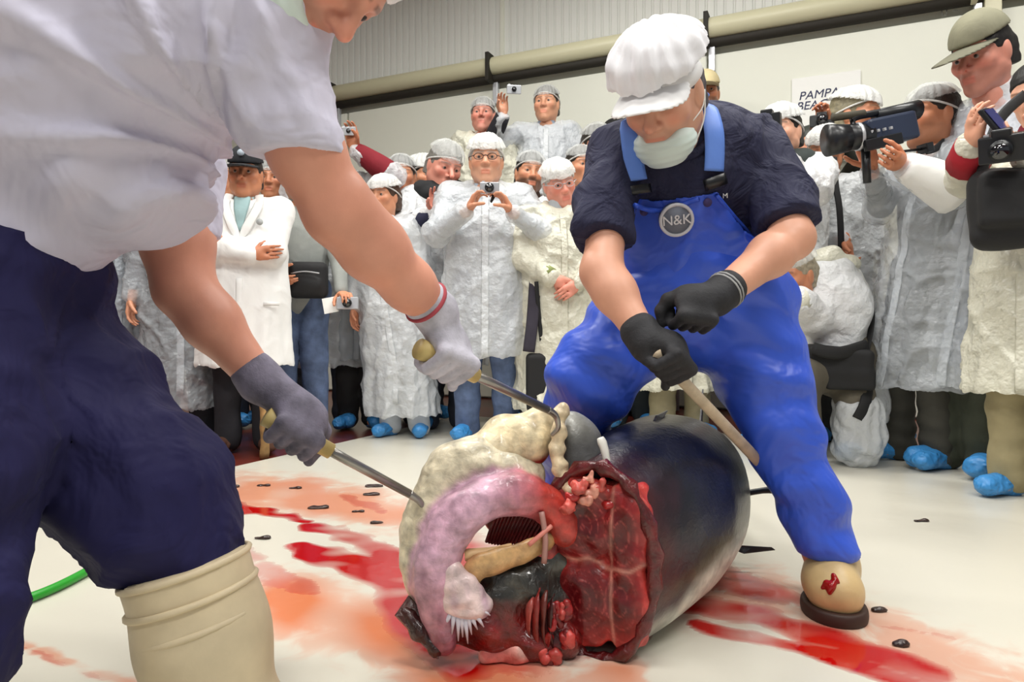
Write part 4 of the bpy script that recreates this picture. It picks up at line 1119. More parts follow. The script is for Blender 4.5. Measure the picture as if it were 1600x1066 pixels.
B_skin = np.asarray(lin(216, 164, 138))
sR, sL = P(962, 243, 1.63), P(1186, 238, 1.68)
eR, wR = P(940, 425, 1.47), P(1012, 537, 1.37)
eL, wL = P(1238, 372, 1.52), P(1118, 466, 1.40)
hipC = P(1085, 470, 1.80)
bw = thing('person', 'worker in blue bib overalls and navy T-shirt stooping over the fish with a gaff', 'person', FL(1302, 978))
RB = frame(nrm(A(-.46, -.70, -.55)))
hcB = P(1036, 152, 1.50)
kB = .98
neck = P(1078, 222, 1.62)
parts = [(T(HEAD_HI[0], RB, hcB, kB), HEAD_HI[1], face_cols(HEAD_HI[0], B_skin, lin(110, 90, 80), .12, blush=.2))] + [(T(v, RB, hcB, kB), q, c) for v, q, c in EYES]
f = Fd(.008)
f.chain([hipC, P(1080, 380, 1.76), P(1078, 270, 1.68)], [.11, .11, .1], .05)
f.cap(sR, sL, .055, k=.05); f.chain([P(1078, 255, 1.66), neck, hcB - RB[:, 2] * .09 - RB[:, 1] * .02], [.07, .062, .056], .04)
f.chain([sR, eR], [.05, .042], .03)
f.chain([eR, eR + (wR - eR) * .3, wR], [.041, .042, .029], .03)
f.chain([sL, eL], [.05, .044], .03)
f.chain([eL, eL + (wL - eL) * .3, wL], [.043, .044, .030], .03)
kL, aL = P(1222, 680, 1.69), P(1292, 905, 1.665)
kR, aR = P(925, 590, 1.74), P(880, 800, 2.04)
f.chain([P(1160, 490, 1.78), kL, aL], [.08, .05, .038], .03); f.chain([P(1010, 490, 1.83), kR, aR], [.085, .055, .045], .03)
V, Fc = f.mesh(); parts.append((V, Fc, B_skin * (1.0, .93, .9)))
V, Fc, C = joinm(parts); mk('body', V, Fc, M['skin'], bw, C)
# t-shirt
M['navy'] = pm('navy_cotton_jersey', lin(30, 32, 62), .8, var=.12, vscale=8, bump=dict(scale=12, strength=.7, dist=.05, detail=4))
tdir = nrm(P(1078, 250, 1.65) - hipC)
tn_ = nrm(np.cross(nrm(sL - sR), tdir)); tn_ = tn_ if tn_[1] < 0 else -tn_       # chest normal, towards the fish
tq = np.cross(tdir, tn_); tq = tq if tq[0] > 0 else -tq
f = Fd(.008)
f.cap(P(1080, 440, 1.79), P(1082, 285, 1.69), .185, .19, k=.05, flat=(tn_, 1.35))
f.cap(sR + A(.03, 0, -.01), sL + A(-.03, 0, -.01), .075, k=.06)
f.cap(P(1040, 235, 1.64), P(1120, 230, 1.66), .075, k=.06)
f.cap(sR, sR + (eR - sR) * .95 + A(-.006, 0, 0), .07, .066, k=.04); f.cap(sL, sL + (eL - sL) * 1.1 + A(.004, 0, 0), .068, .068, k=.04)
cutend(f, sR + (eR - sR) * .76, eR - sR, .11); cutend(f, sL + (eL - sL) * .88, eL - sL, .115)
f.half(sR + (eR - sR) * .66, nrm(eR - sR) * (1, 1, 1) if False else A(0, 0, -1)) if False else None
V, Fc = f.mesh(); V = dsp(V, Fc, (3.2, 21, .008), (8, 22, .003)); V = V + vnormals(V, Fc) * (crease(V * (1, 1, .6), 3.0, 23) * .011)[:, None]
shirtBV = BVHTree.FromPolygons(V.tolist(), Fc.tolist())
tsB = mk('t_shirt', V, Fc, M['navy'], bw)
tube_ob('neck_band', spline([cast(shirtBV, *q, .003) for q in ((985, 215), (1005, 238), (1050, 250), (1098, 232), (1112, 200)) if cast(shirtBV, *q) is not None], 20), .011, M['navy'], bw, 8, flat=(A(0, 1, 0), 2))
# overalls: trousers, bib
M['overall'] = pm('blue_coated_cloth', lin(54, 92, 214), .42, var=.10, vscale=5, bump=dict(scale=6, strength=.7, dist=.045, detail=3))
f = Fd(.008)
f.chain([P(1150, 478, 1.78), P(1190, 590, 1.73), kL, P(1258, 770, 1.675), P(1292, 866, 1.665)], [.145, .108, .088, .076, .07], .05)
f.chain([P(1010, 482, 1.83), kR, P(890, 680, 1.90), aR], [.14, .1, .085, .07], .06)
f.cap(P(1040, 465, 1.80), P(1130, 462, 1.78), .15, k=.06); f.cap(P(1082, 470, 1.8), P(1080, 410, 1.765), .185, .195, k=.06, flat=(tn_, 1.3))
f.box(P(1297, 862, 1.665) - A(0, 0, .15), (.14, .14, .15), k=.004, sub=True)
V, Fc = f.mesh()
n = vnormals(V, Fc)
w1 = np.sin(V[:, 2] * 55 + 24 * V[:, 0] + 3.5 * sines(V, 2.5, 31)) * .0045
V = V + n * (w1 + sines(V, 3.4, 32) * .009 + sines(V, 8, 33) * .004)[:, None]
mk('overall_trousers', V, Fc, M['overall'], bw)
ovBV = BVHTree.FromPolygons(V.tolist(), Fc.tolist())
# bib: outline drawn on the chest plane, wrapped on the torso
O_ = P(1080, 380, 1.73)
def chest_uv(px, py):
    d = nrm(P(px, py, 1.) - A(0, 0, CAMH)); o = A(0, 0, CAMH); Q = O_ + tn_ * .14
    t = ((Q - o) @ tn_) / (d @ tn_); p = o + d * t - O_
    return (p @ tq, p @ tdir)
poly = [chest_uv(*q) for q in ((984, 316), (1030, 322), (1094, 304), (1122, 298), (1142, 330), (1170, 362), (1200, 384), (1225, 440), (1215, 500), (940, 500), (945, 430), (962, 392), (974, 350))]
psd = polysdf(poly)
f = Fd(.0045)
f.cap(P(1080, 450, 1.79), P(1082, 285, 1.69), .199, .204, k=.05, flat=(tn_, 1.35)); f.cap(P(1040, 255, 1.66), P(1120, 250, 1.68), .085, k=.06)
bf = f.mesh
def bib_mesh():
    res = f.res
    V, Fc = bf()
    uu, vv = (V - O_) @ tq, (V - O_) @ tdir
    front = (V - O_) @ tn_ > .0
    keepv = (psd(uu, vv) < 0.002) & front
    keep = keepv[Fc].all(1)
    used = np.unique(Fc[keep]); mp_ = np.full(len(V), -1); mp_[used] = np.arange(len(used))
    return V, Fc, V[used], mp_[Fc[keep]]
Vfull, Ffull, V, Fc = bib_mesh()
for i_ in range(len(V)):
    h_ = shirtBV.ray_cast(Vector(V[i_] + tn_ * .3), Vector(-tn_))
    if h_[0] is not None:
        dlt = (A(*h_[0]) - V[i_]) @ tn_ + .007
        if dlt > 0: V[i_] = V[i_] + tn_ * dlt
V = smoothv(V, Fc, 6, .5); V = dsp(V, Fc, (3, 41, .003), (7, 42, .002))
bib = mk('bib', V, Fc, M['overall'], bw)
so = bib.modifiers.new('thick', 'SOLIDIFY'); so.thickness = .006; so.offset = -1
bibBV = BVHTree.FromPolygons(V.tolist(), Fc.tolist())
def on_b(px, py, off=.006):
    p = [q for q in (cast(bibBV, px, py, off), cast(shirtBV, px, py, off)) if q is not None]
    return min(p, key=lambda q: q[1]) if p else P(px, py, 1.6)
# waist roll, hems
tube_ob('waist_fold', spline([P(968, 432, 1.66), on_b(1000, 452, .0), on_b(1050, 466, 0), on_b(1110, 462, 0), on_b(1165, 440, 0)], 24), .012, M['overall'], bw, 10)
tube_ob('bib_edge', spline([on_b(1118, 304), on_b(1142, 334), on_b(1168, 364), on_b(1190, 382)], 16), .005, M['overall'], bib, 8)
tube_ob('bib_edge', spline([on_b(988, 322), on_b(1030, 328), on_b(1092, 311)], 16), .006, M['overall'], bib, 8)
M['strap'] = pm('light_blue_strap', lin(98, 138, 222), .5, bump=dict(scale=14, strength=.3, dist=.006))
for pts, tip in ((((985, 205), (984, 232), (987, 258), (991, 284)), ((991, 292), (993, 305))), (((1104, 168), (1113, 200), (1116, 235), (1115, 268)), ((1115, 276), (1116, 290)))):
    q = [on_b(*p, .008) for p in pts]
    stp = tube_ob('shoulder_strap', spline([q[0] + A(0, .05, .02)] + q, 20), .024, M['strap'], bw, 10, flat=(tn_, 5))
    bk = [on_b(*p, .012) for p in tip]
    tube_ob('buckle', bk, .027, M['blackplastic'], stp, 8, flat=(tn_, 4))
for px, py in ((1007, 330), (1104, 316)):
    p = on_b(px, py, .004); tube_ob('rivet', [p, p + tn_ * .004], .010, cloth(70, 60, 110), bib, 12)
# round emblem on the bib
pe, ne = castn(bibBV, 1056, 342); ne = nrm(ne + tn_); ne = ne if ne[1] < 0 else -ne; pe = pe + ne * .007
qe = nrm(np.cross(tdir, ne)); qe = qe if qe[0] > 0 else -qe; de = np.cross(ne, qe); Re = np.stack([qe, de, ne], 1)
edisc = tube_ob('emblem_disc', [pe - ne * .012, pe + ne * .006], .039, pm('grey_emblem', lin(120, 126, 140), .5), bw, 28)
ring = [pe + ne * .006 + .036 * (qe * math.cos(a) + de * math.sin(a)) for a in np.linspace(0, 6.283, 33)[:-1]]
tube_ob('emblem_ring', ring, .004, pm('emblem_white', lin(214, 216, 222), .4), edisc, 8, closed=True)
text_ob('emblem_letters', 'N&K', pe + ne * .008, Re, .032, pm('emblem_letter', lin(232, 232, 236), .4), edisc, .002)
text_ob('shirt_tag', 'M', on_b(1132, 305, .004), Re, .016, M['white'], tsB, .001)
# headgear
Vn, Fn = NET_BIG
mk('hairnet', T(Vn * (1.12, 1.1, 1.06) + (0, 0, .012), RB, hcB, kB * 1.02), Fn, M['net_thick'], bw)
g = Fd(.004)
g.ell((0, .082, .042), (.088, .09, .008), frame(A(0, 1, -.30)))
Vb, Fb = g.mesh(); Vb[:, 2] -= (Vb[:, 0] / .08) ** 2 * .024
mk('cap_brim', T(Vb, RB, hcB, kB), Fb, M['capwhite'], bw)
g = Fd(.005); g.ell((0, -.012, .035), (.088, .112, .045)); g.half((0, 0, .015), nrm(A(0, -.2, -1))); Vb, Fb = g.mesh()
mk('cap_band', T(Vb, RB, hcB, kB), Fb, M['capwhite'], bw)
mk('hair', T(HAIR[0] * (.98, .97, .97), RB, hcB, kB), HAIR[1], M['hairc'], bw, np.asarray(lin(70, 64, 70)))
# mask over mouth and chin
M['mask'] = pm('pale_green_mask', lin(216, 232, 226), .7, bump=dict(scale=30, strength=.3, dist=.004, stretch=(.3, 1, 1)))
def mask(root, R, c, k):
    g = Fd(.0035)
    g.ell((0, .044, -.088), (.072, .062, .045)); g.ell((0, .06, -.110), (.042, .036, .026), k=.03)
    g.half((0, .08, -.062), nrm(A(0, .35, 1))); g.half((0, -.012, -.08), nrm(A(0, -1, .25)))
    V, Fc = g.mesh(); V = V + vnormals(V, Fc) * (np.sin(V[:, 2] * 420) * .0009)[:, None]
    fm = mk('face_mask', T(V, R, c, k), Fc, M['mask'], root)
    for s in (-1, 1):
        for z in (-.055, -.1):
            tube_ob('mask_loop', T(spline([(s * .066, .03, z), (s * .083, -.0, z * .5 - .01), (s * .088, -.02, -.005)], 8), R, c, k), .0016, M['white'], fm, 6)
mask(bw, RB, hcB, kB)
# gloves, closed on the gaff
M['glove_black'] = pm('black_knit_glove', lin(32, 32, 36), .75, var=.3, vscale=40, bump=dict(scale=160, strength=.5, dist=.002))
M['glove_grey'] = pm('grey_knit_glove', lin(186, 184, 196), .85, var=.25, vscale=26, bump=dict(scale=180, strength=.6, dist=.002))
M['glove_dark'] = pm('soiled_grey_glove', lin(112, 108, 124), .85, var=.45, vscale=22, bump=dict(scale=180, strength=.6, dist=.002))
gB0, gB1 = P(1022, 548, 1.33), P(1205, 742, 1.72)
axB = nrm(gB1 - gB0)
fist = gB0 + axB * .045
f = Fd(.0032); grip(f, fist, axB, A(.55, -.35, .75), wR, .013, 1.0, 1, .034); f.chain([wR, wR + (eR - wR) * .16], [.038, .04], .01)
V, Fc = f.mesh(); mk('glove', V, Fc, M['glove_black'], bw)
ft2 = P(1078, 492, 1.385); ax2 = nrm(A(.25, .3, -.9))
f = Fd(.0032); grip(f, ft2, nrm(A(-.85, -.15, .12)), A(.2, -.75, .6), wL, .012, 1.0, -1, .034); f.chain([wL, wL + (eL - wL) * .14], [.038, .04], .01)
V, Fc = f.mesh(); glB = mk('glove', V, Fc, M['glove_black'], bw)
for t in (.10, .13):
    c = wL + (eL - wL) * t
    tube_ob('cuff_stripe', [c, c + (eL - wL) * .012], .0415, cloth(150, 150, 150), glB, 16)
# boot
f = Fd(.006)
M['boot'] = pm('beige_rubber_boot', lin(206, 178, 128), .42, var=.22, vscale=9, bump=dict(scale=40, strength=.2, dist=.004))
M['sole'] = pm('dark_brown_sole', lin(56, 34, 26), .6)
ank = P(1294, 880, 1.665); toe = A(P(1306, 950, 1.585)[0], 1.585, .06); heel = A(P(1298, 950, 1.70)[0], 1.70, .055)
f.cap(ank + A(0, 0, .06), A(heel[0], 1.685, .10), .060, .056, k=.04); f.cap(heel, toe, .052, .056, k=.05, flat=(UP, 1.0)); f.ell(toe + A(0, .02, .012), (.062, .08, .05), k=.03)
f.half((0, 0, .03), (0, 0, -1))
V, Fc = f.mesh(); V = dsp(V, Fc, (5, 3, .003)); bootBV = BVHTree.FromPolygons(V.tolist(), Fc.tolist()); mk('boot', V, Fc, M['boot'], bw)
f = Fd(.005); f.cap(heel * (1, 1, 0) + A(0, 0, .02), toe * (1, 1, 0) + A(0, 0, .02), .056, .062, k=.02); f.ell(toe * (1, 1, 0) + A(0, .015, .02), (.068, .086, .05), k=.02)
f.half((0, 0, .003), (0, 0, -1)); f.half((0, 0, .036), (0, 0, 1))
V, Fc = f.mesh(); mk('boot_sole', V, Fc, M['sole'], bw)
f = Fd(.008); a2 = A(aR[0], aR[1], 0); f.cap(aR, a2 + A(0, .02, .09), .06, .055, k=.03); f.cap(a2 + A(0, .03, .055), a2 + A(-.04, -.13, .05), .05, .05, k=.03); f.half((0, 0, .003), (0, 0, -1))
V, Fc = f.mesh(); mk('boot', V, Fc, M['boot'], bw)
bv = None
# blood spots on the boot
fb = Fd(.003)
sp_ = [cast(bootBV, x, y, .0) for x, y in ((1284, 919), (1291, 911), (1300, 915), (1306, 908), (1311, 911))]
fb.chain(sp_, [.003, .006, .008, .005, .003], .004); fb.ell(cast(bootBV, 1302, 899, 0), (.004, .004, .005)); fb.ell(cast(bootBV, 1296, 926, 0), (.004, .004, .006))
M['bloodwet'] = pm('wet_blood', lin(150, 14, 12), .18)
V, Fc = fb.mesh(); mk('blood_smear', V, Fc, M['bloodwet'], bw)

# gaff of the overall worker: wooden handle, steel hook
M['steel'] = pm('worn_steel', lin(150, 148, 144), .32, metal=.85, var=.2, vscale=20)
M['pole'] = pm('pale_wooden_shaft', lin(190, 172, 146), .6, var=.2, vscale=30, bump=dict(scale=40, strength=.3, dist=.002))
gf = thing('gaff', 'long gaff gripped by the worker in overalls, its hook in the fish flank', 'gaff', P(1180, 775, 1.84))
tube_ob('gaff_shaft', [gB0 + axB * .005, gB0 + axB * .3, gB1], [.012, .0125, .0145], M['pole'], gf, 12, flat=(tn_, 1.3))
tube_ob('gaff_hook', spline([gB1, P(1222, 762, 1.78), P(1226, 772, 1.84), P(1200, 766, 1.86), P(1146, 775, 1.87), P(1120, 780, 1.88)], 26), [.012] * 6 + [.009] * 10 + [.008] * 8 + [.006, .004], M['blackplastic'], gf, 10)

# ------------------------------------------------------------------ bending worker in the white T-shirt
aw = thing('person', 'worker in white T-shirt, navy trousers and rubber boots bending with two gaffs', 'person', (-.55, 1.0, 0))
A_skin = np.asarray(lin(214, 150, 126))
s1, e1, w1_ = P(420, 75, .99), P(527, 332, 1.03), P(680, 487, 1.20)
s2, e2, w2 = P(292, 180, 1.36), P(288, 450, 1.27), P(408, 596, 1.29)
hcA = A(-.262, .985, 1.216); RA = frame(nrm(A(.45, -.16, -.88)), nrm(A(.88, 0, .45)))
hipA = P(0, 410, 1.05)
parts = [(T(HEAD_HI[0], RA, hcA, 1.04), HEAD_HI[1], face_cols(HEAD_HI[0], A_skin * .95, lin(60, 45, 38), .3))] + [(T(v, RA, hcA, 1.04), q, c) for v, q, c in EYES]
f = Fd(.008)
f.chain([hipA - A(.03, 0, -.02), P(130, 210, 1.08), P(330, 40, 1.12)], [.10, .10, .10], .06)
f.chain([P(380, 30, 1.1), hcA - RA[:, 2] * .11 - RA[:, 1] * .02], [.07, .056], .04)
f.chain([s1, P(478, 235, .995), e1], [.045, .048, .046], .04); f.chain([e1, e1 + (w1_ - e1) * .32, e1 + (w1_ - e1) * .7, w1_], [.046, .049, .040, .030], .03)
f.cap(e1 + (w1_ - e1) * .05 + A(.01, -.02, .03), e1 + (w1_ - e1) * .45 + A(.008, -.012, .018), .03, .026, k=.025)
f.chain([s2, P(278, 380, 1.28), e2], [.05, .058, .05], .04); f.chain([e2, e2 + (w2 - e2) * .35, w2], [.05, .049, .033], .03)
kA, bA = P(245, 790, 1.05), P(298, 900, 1.03)
f.chain([P(0, 500, 1.12), kA, A(bA[0] + .03, 1.03, .1)], [.09, .06, .05], .04)
f.chain([P(-110, 450, .95), P(-112, 800, .85), A(-.74, .82, .1)], [.1, .06, .045], .04)
V, Fc = f.mesh(); parts.append((V, Fc, A_skin))
V, Fc, C = joinm(parts); mk('body', V, Fc, M['skin'], aw, C)
mk('hair', T(HAIR[0] * (.97, .97, .95), RA, hcA, 1.03), HAIR[1], M['hairc'], aw, np.asarray(lin(50, 40, 34)))
mk('hairnet', T(NETS[1][0] - (0, .012, -.006), RA, hcA, 1.08), NETS[1][1], M['net_thick'], aw)
mask(aw, RA, hcA, 1.04)
# shirt
M['tee'] = pm('white_cotton_jersey', lin(206, 204, 222), .85, bump=dict(scale=8, strength=.6, dist=.05, detail=3))
f = Fd(.009)
f.chain([P(-60, 320, 1.04), P(115, 210, 1.06), P(250, 80, 1.10)], [.13, .15, .14], .08)
f.chain([P(-80, 200, 1.05), P(100, 60, 1.06), P(300, -60, 1.1)], [.2, .2, .17], .1)
f.ell(P(190, 300, 1.05), (.11, .12, .055), k=.06); f.ell(P(-20, 382, 1.03), (.13, .19, .05), k=.05)
f.cap(s1 + A(-.02, .02, 0), P(482, 275, .985), .080, .060, k=.03); f.cap(P(320, 40, 1.02), s1 + A(0, 0, .04), .14, .075, k=.07)
f.cap(s2, P(282, 392, 1.29), .068, .072, k=.03)
f.box(P(480, 243, .985) - A(0, 0, .1), (.10, .12, .1), k=.004, sub=True); f.box(P(290, 370, 1.29) - A(0, -.03, .08), (.12, .11, .08), k=.006, sub=True)
f.half(P(478, 243, .955), nrm(A(.05, 0, -1))) if False else None
V, Fc = f.mesh()
n = vnormals(V, Fc)
dia = (V @ nrm(A(.55, .1, .75))) ; cross_ = V @ nrm(A(.75, 0, -.62))
fold = np.maximum(0, np.sin(cross_ * 38 + 3.0 * sines(V, 1.4, 51) + dia * 6)) ** 2 * .012 + crease(V * (.8, 1, 1), 2.2, 55) * .009
q0 = P(335, 205, .95); th = np.arctan2(V[:, 2] - q0[2], V[:, 0] - q0[0]); rr0 = np.hypot(V[:, 2] - q0[2], V[:, 0] - q0[0])
rad = np.maximum(0, np.sin(th * 10 + 2.2 * sines(V, 1.5, 57))) ** 2 * .02 * np.clip(rr0 / .12, 0, 1) * np.clip(1.25 - rr0 / .5, 0, 1) * (np.cos(th) < .3)
slv = np.clip((V[:, 0] - P(345, 0, .98)[0]) / .03, 0, 1)
rad = rad + slv * np.maximum(0, np.sin(V[:, 0] * 90 + V[:, 2] * 34 + 2 * sines(V, 2, 58))) ** 2 * .009
hm = 1 - .85 * np.clip((P(0, 243, .985)[2] + .035 - V[:, 2]) / .02, 0, 1) * (V[:, 0] > P(390, 0, .98)[0])
hm = hm * (1 - .85 * np.clip((P(0, 370, 1.29)[2] + .035 - V[:, 2]) / .02, 0, 1) * (V[:, 1] > 1.2))
rad = rad * (V[:, 1] < 1.2)
V = V + n * ((fold * .6 + rad + sines(V, 2.4, 52) * .006) * hm)[:, None]
mk('t_shirt', V, Fc, M['tee'], aw)
def hem_ring(c, ax, r, nm, par, mat, w=.012, q=1.0):
    Rr = frame(ax, A(0, -1, .01) if abs(nrm(ax)[2]) > .9 else UP)
    pts = [c + r * (Rr[:, 0] * math.cos(a) + q * Rr[:, 2] * math.sin(a)) for a in np.linspace(0, 6.283, 29)[:-1]]
    return tube_ob(nm, pts, w, mat, par, 8, closed=True)
# trousers
M['navytr'] = pm('navy_work_cloth', lin(17, 14, 66), .85, var=.15, vscale=6, bump=dict(scale=9, strength=.6, dist=.04, detail=3))
f = Fd(.010)
f.chain([P(-10, 500, 1.12), P(95, 630, 1.09), P(237, 788, 1.05), P(290, 905, 1.035)], [.14, .132, .106, .08], .05)
f.chain([P(-110, 440, .95), P(-112, 700, .86), P(-135, 1000, .82), A(-.74, .82, .25)], [.13, .115, .098, .09], .05)
f.cap(P(-80, 420, 1.0), P(0, 430, 1.08), .15, k=.06)
f.box(P(286, 925, 1.035) - nrm(A(.28, 0, 1)) * .15, (.16, .16, .15), frame(A(0, 1, 0), nrm(A(.28, 0, 1))), k=.004, sub=True)
V, Fc = f.mesh(); n = vnormals(V, Fc)
V = V + n * (np.sin(V[:, 2] * 50 + 9 * V[:, 0] + 2 * sines(V, 2, 61)) * .004 + sines(V, 3, 62) * .008 + crease(V, 3.0, 64) * .010)[:, None]
mk('trousers', V, Fc, M['navytr'], aw)
# boots
def boot(c_top, foot, rt, toe_dir):
    f = Fd(.008); fz = A(foot[0], foot[1], .10)
    f.chain([c_top, (c_top * .5 + fz * .5), fz], [rt, rt * .95, rt * .86], .04)
    f.cap(A(foot[0], foot[1], .06), A(foot[0], foot[1], .06) + toe_dir * .17, .062, .056, k=.05)
    f.half(A(0, 0, .02), (0, 0, -1)); f.half(c_top, nrm(c_top - fz))
    V, Fc = f.mesh(); t_ = (V - c_top) @ nrm(c_top - fz)
    V = V + vnormals(V, Fc) * ((sines(V, 4, 3) * .004) * (V[:, 2] > .12))[:, None]
    bo = mk('boot', V, Fc, M['bootA'], aw)
    g = Fd(.007); g.cap(A(foot[0], foot[1], .02), A(foot[0], foot[1], .02) + toe_dir * .17, .07, .064); g.half((0, 0, .003), (0, 0, -1)); g.half((0, 0, .03), (0, 0, 1))
    V, Fc = g.mesh(); mk('boot_sole', V, Fc, M['sole'], aw)
    ax_ = nrm(c_top - fz)
    for q_, rr in ((-.004, 1.0), (-.045, 1.0), (-.085, .985)):
        hem_ring(c_top + ax_ * q_, ax_, rt * rr + .001, 'boot_rib', bo, M['bootA'], .005)
M['bootA'] = pm('ivory_rubber_boot', lin(208, 192, 160), .5, var=.2, vscale=7, bump=dict(scale=30, strength=.2, dist=.004))
boot(P(290, 882, 1.03), A(-.43, 1.02, 0), .090, nrm(A(1, -.1, 0)))
boot(A(-.74, .82, .33), A(-.74, .82, 0), .094, nrm(A(1, .1, 0)))
# gaffs
def gaff(label, h0, p1, hookpts, grip_mat):
    g = thing('gaff', label, 'gaff', p1)
    ax_ = nrm(p1 - h0)
    tube_ob('gaff_handle', [h0, h0 + ax_ * .03, h0 + ax_ * .14], [.019, .017, .015], grip_mat, g, 14)
    tube_ob('gaff_shaft', [h0 + ax_ * .12, (h0 + p1) / 2, p1], [.0095, .0095, .0085], M['steel'], g, 12)
    tube_ob('gaff_hook', spline([p1] + list(hookpts), 18), np.linspace(.0085, .004, 18), M['steel'], g, 10)
    return ax_
gA0, gA1 = P(655, 545, 1.17), P(855, 640, 1.40)
M['wood_handle'] = pm('yellow_wooden_handle', lin(196, 174, 112), .5, var=.15, vscale=20)
axA = gaff('gaff in the grey-white glove, hooked into the fish head', gA0, gA1, [P(868, 650, 1.42), P(872, 668, 1.43), P(862, 680, 1.44)], M['wood_handle'])
gC0, gC1 = P(415, 650, 1.25), P(640, 772, 1.37)
axC = gaff('gaff in the soiled dark glove, hooked low into the fish collar', gC0, gC1, [P(656, 784, 1.38), P(666, 800, 1.39), P(660, 815, 1.39)], M['wood_handle'])
f = Fd(.0032); grip(f, gA0 + axA * .055, axA, A(.25, -.55, .8), w1_, .015, 1.04, 1, .034); f.chain([w1_, w1_ + (e1 - w1_) * .10], [.041, .04], .01)
V, Fc = f.mesh(); glA = mk('glove', V, Fc, M['glove_grey'], aw)
f = Fd(.0032); grip(f, gC0 + axC * .06, axC, A(.2, -.5, .85), w2, .015, 1.12, 1, .036); f.chain([w2, w2 + (e2 - w2) * .10], [.042, .041], .01)
V, Fc = f.mesh(); mk('glove', V, Fc, M['glove_dark'], aw)
hem_ring(w1_ + (e1 - w1_) * .11, e1 - w1_, .0395, 'glove_cuff', glA, cloth(170, 70, 80), .004)

cs_ = FL(48, 818)
case = thing('carry_case', 'small black case on the sheet behind the navy trousers', 'case', cs_)
box_ob('case_body', cs_ + A(-.05, .05, .05), (.1, .05, .045), M['blackplastic'], case, bev=.012)
tube_ob('case_trim', [cs_ + A(-.15, -.002, .03), cs_ + A(.05, -.002, .03)], .004, M['silver'], case, 6)
# green hose on the sheet, dark case behind
hs_ = spline([FL(-60, 975) + A(0, 0, .02), FL(60, 942) + A(0, 0, .02), FL(155, 893) + A(0, 0, .02), FL(225, 842) + A(0, 0, .02), FL(240, 800) + A(0, 0, .02)], 40)
tag(tube_ob('garden_hose', hs_, .0115, pm('green_rubber', lin(30, 150, 34), .4), None, 12), 'green hose curving across the white sheet', 'hose')
# ------------------------------------------------------------------ the tuna
M['fishskin'] = pm('wet_tuna_skin', (1, 1, 1), .36, vc=True, var=.35, vscale=26, bump=dict(scale=70, strength=.4, dist=.004), coat=.06)
M['flesh'] = pm('raw_tuna_flesh', (1, 1, 1), .36, vc=True, var=.4, vscale=34, bump=dict(scale=45, strength=.6, dist=.006), coat=.2)
M['gore'] = pm('wet_dark_tissue', (1, 1, 1), .3, vc=True, var=.55, vscale=36, bump=dict(scale=50, strength=.9, dist=.008), coat=.4)
fish = thing('tuna', 'huge bluefin tuna with its head cut open, red flesh showing, lying on the sheet', 'fish', (.3, 1.75, 0))
c0 = P(934, 888, 1.40)
fax = nrm(A(.40, .92, 0)); fr = nrm(np.cross(fax, UP))       # fr points to picture right
Rf = np.stack([fr, fax, UP], 1)
def FX(s, bend=0.0):                                          # fish axis, tail swings behind the body
    return A(c0[0], c0[1], 0) + fax * s + fr * (.055 * math.sin(min(s, .5) * math.pi) - .10 * max(0, s - .6) ** 2)
prof = [(0, .122, .192, .197), (.12, .165, .212, .216), (.3, .198, .222, .226), (.5, .205, .220, .224), (.75, .18, .195, .2), (1.0, .135, .15, .165), (1.25, .075, .085, .12), (1.45, .032, .035, .1), (1.55, .025, .03, .1)]
nS, nA = 64, 56
sv_ = np.linspace(0, 1.55, nS)
arr = np.array(prof)
V = np.zeros((nS, nA, 3)); ang = np.linspace(0, 2 * math.pi, nA, endpoint=False)
for i, s_ in enumerate(sv_):
    rx, rz, cz = [np.interp(s_, arr[:, 0], arr[:, q]) for q in (1, 2, 3)]
    c = FX(s_)
    ca_, sa_ = np.cos(ang), np.sin(ang)
    ee = .92
    xx = np.sign(ca_) * np.abs(ca_) ** ee * rx; zz = np.sign(sa_) * np.abs(sa_) ** ee * rz
    V[i] = c + fr * xx[:, None] + UP * np.maximum(cz + zz, .004)[:, None]
Vb = V.reshape(-1, 3)
idb = np.arange(nS * nA).reshape(nS, nA)
Fb = np.stack([idb[:-1].ravel(), np.roll(idb, -1, 1)[:-1].ravel(), np.roll(idb, -1, 1)[1:].ravel(), idb[1:].ravel()], 1)
# colour: blue-black back and flanks, cream-silver belly, brown-red near the cut
hgt = np.tile(np.sin(ang), (nS, 1)).ravel(); ss = np.repeat(sv_, nA)
bl = np.clip((-.10 - .25 * np.clip(1 - ss / .3, 0, 1) - hgt + .10 * sines(Vb, 5, 3)) / .22, 0, 1)[:, None]
dark = np.array(lin(20, 22, 36)); belly = np.array(lin(206, 204, 190)); mid = np.array(lin(92, 84, 60))
C = dark * (1 - bl) + belly * bl
gl_ = np.exp(-((hgt + .08 + .25 * np.clip(1 - ss / .3, 0, 1)) / .1) ** 2)[:, None] * .6; C = C * (1 - gl_) + mid * gl_
sc_ = np.clip(sines(Vb * (1, .35, 1), 12, 6) - .55, 0, 1)[:, None] * .5 * (hgt > .3)[:, None]; C = C + sc_ * np.array(lin(120, 124, 150))
rd = np.clip(1 - ss / .10 + .3 * sines(Vb, 12, 9), 0, 1)[:, None]; C = C * (1 - .8 * rd) + np.array(lin(70, 22, 20)) * .8 * rd
mk('body_skin', Vb, Fb, M['fishskin'], fish, C)
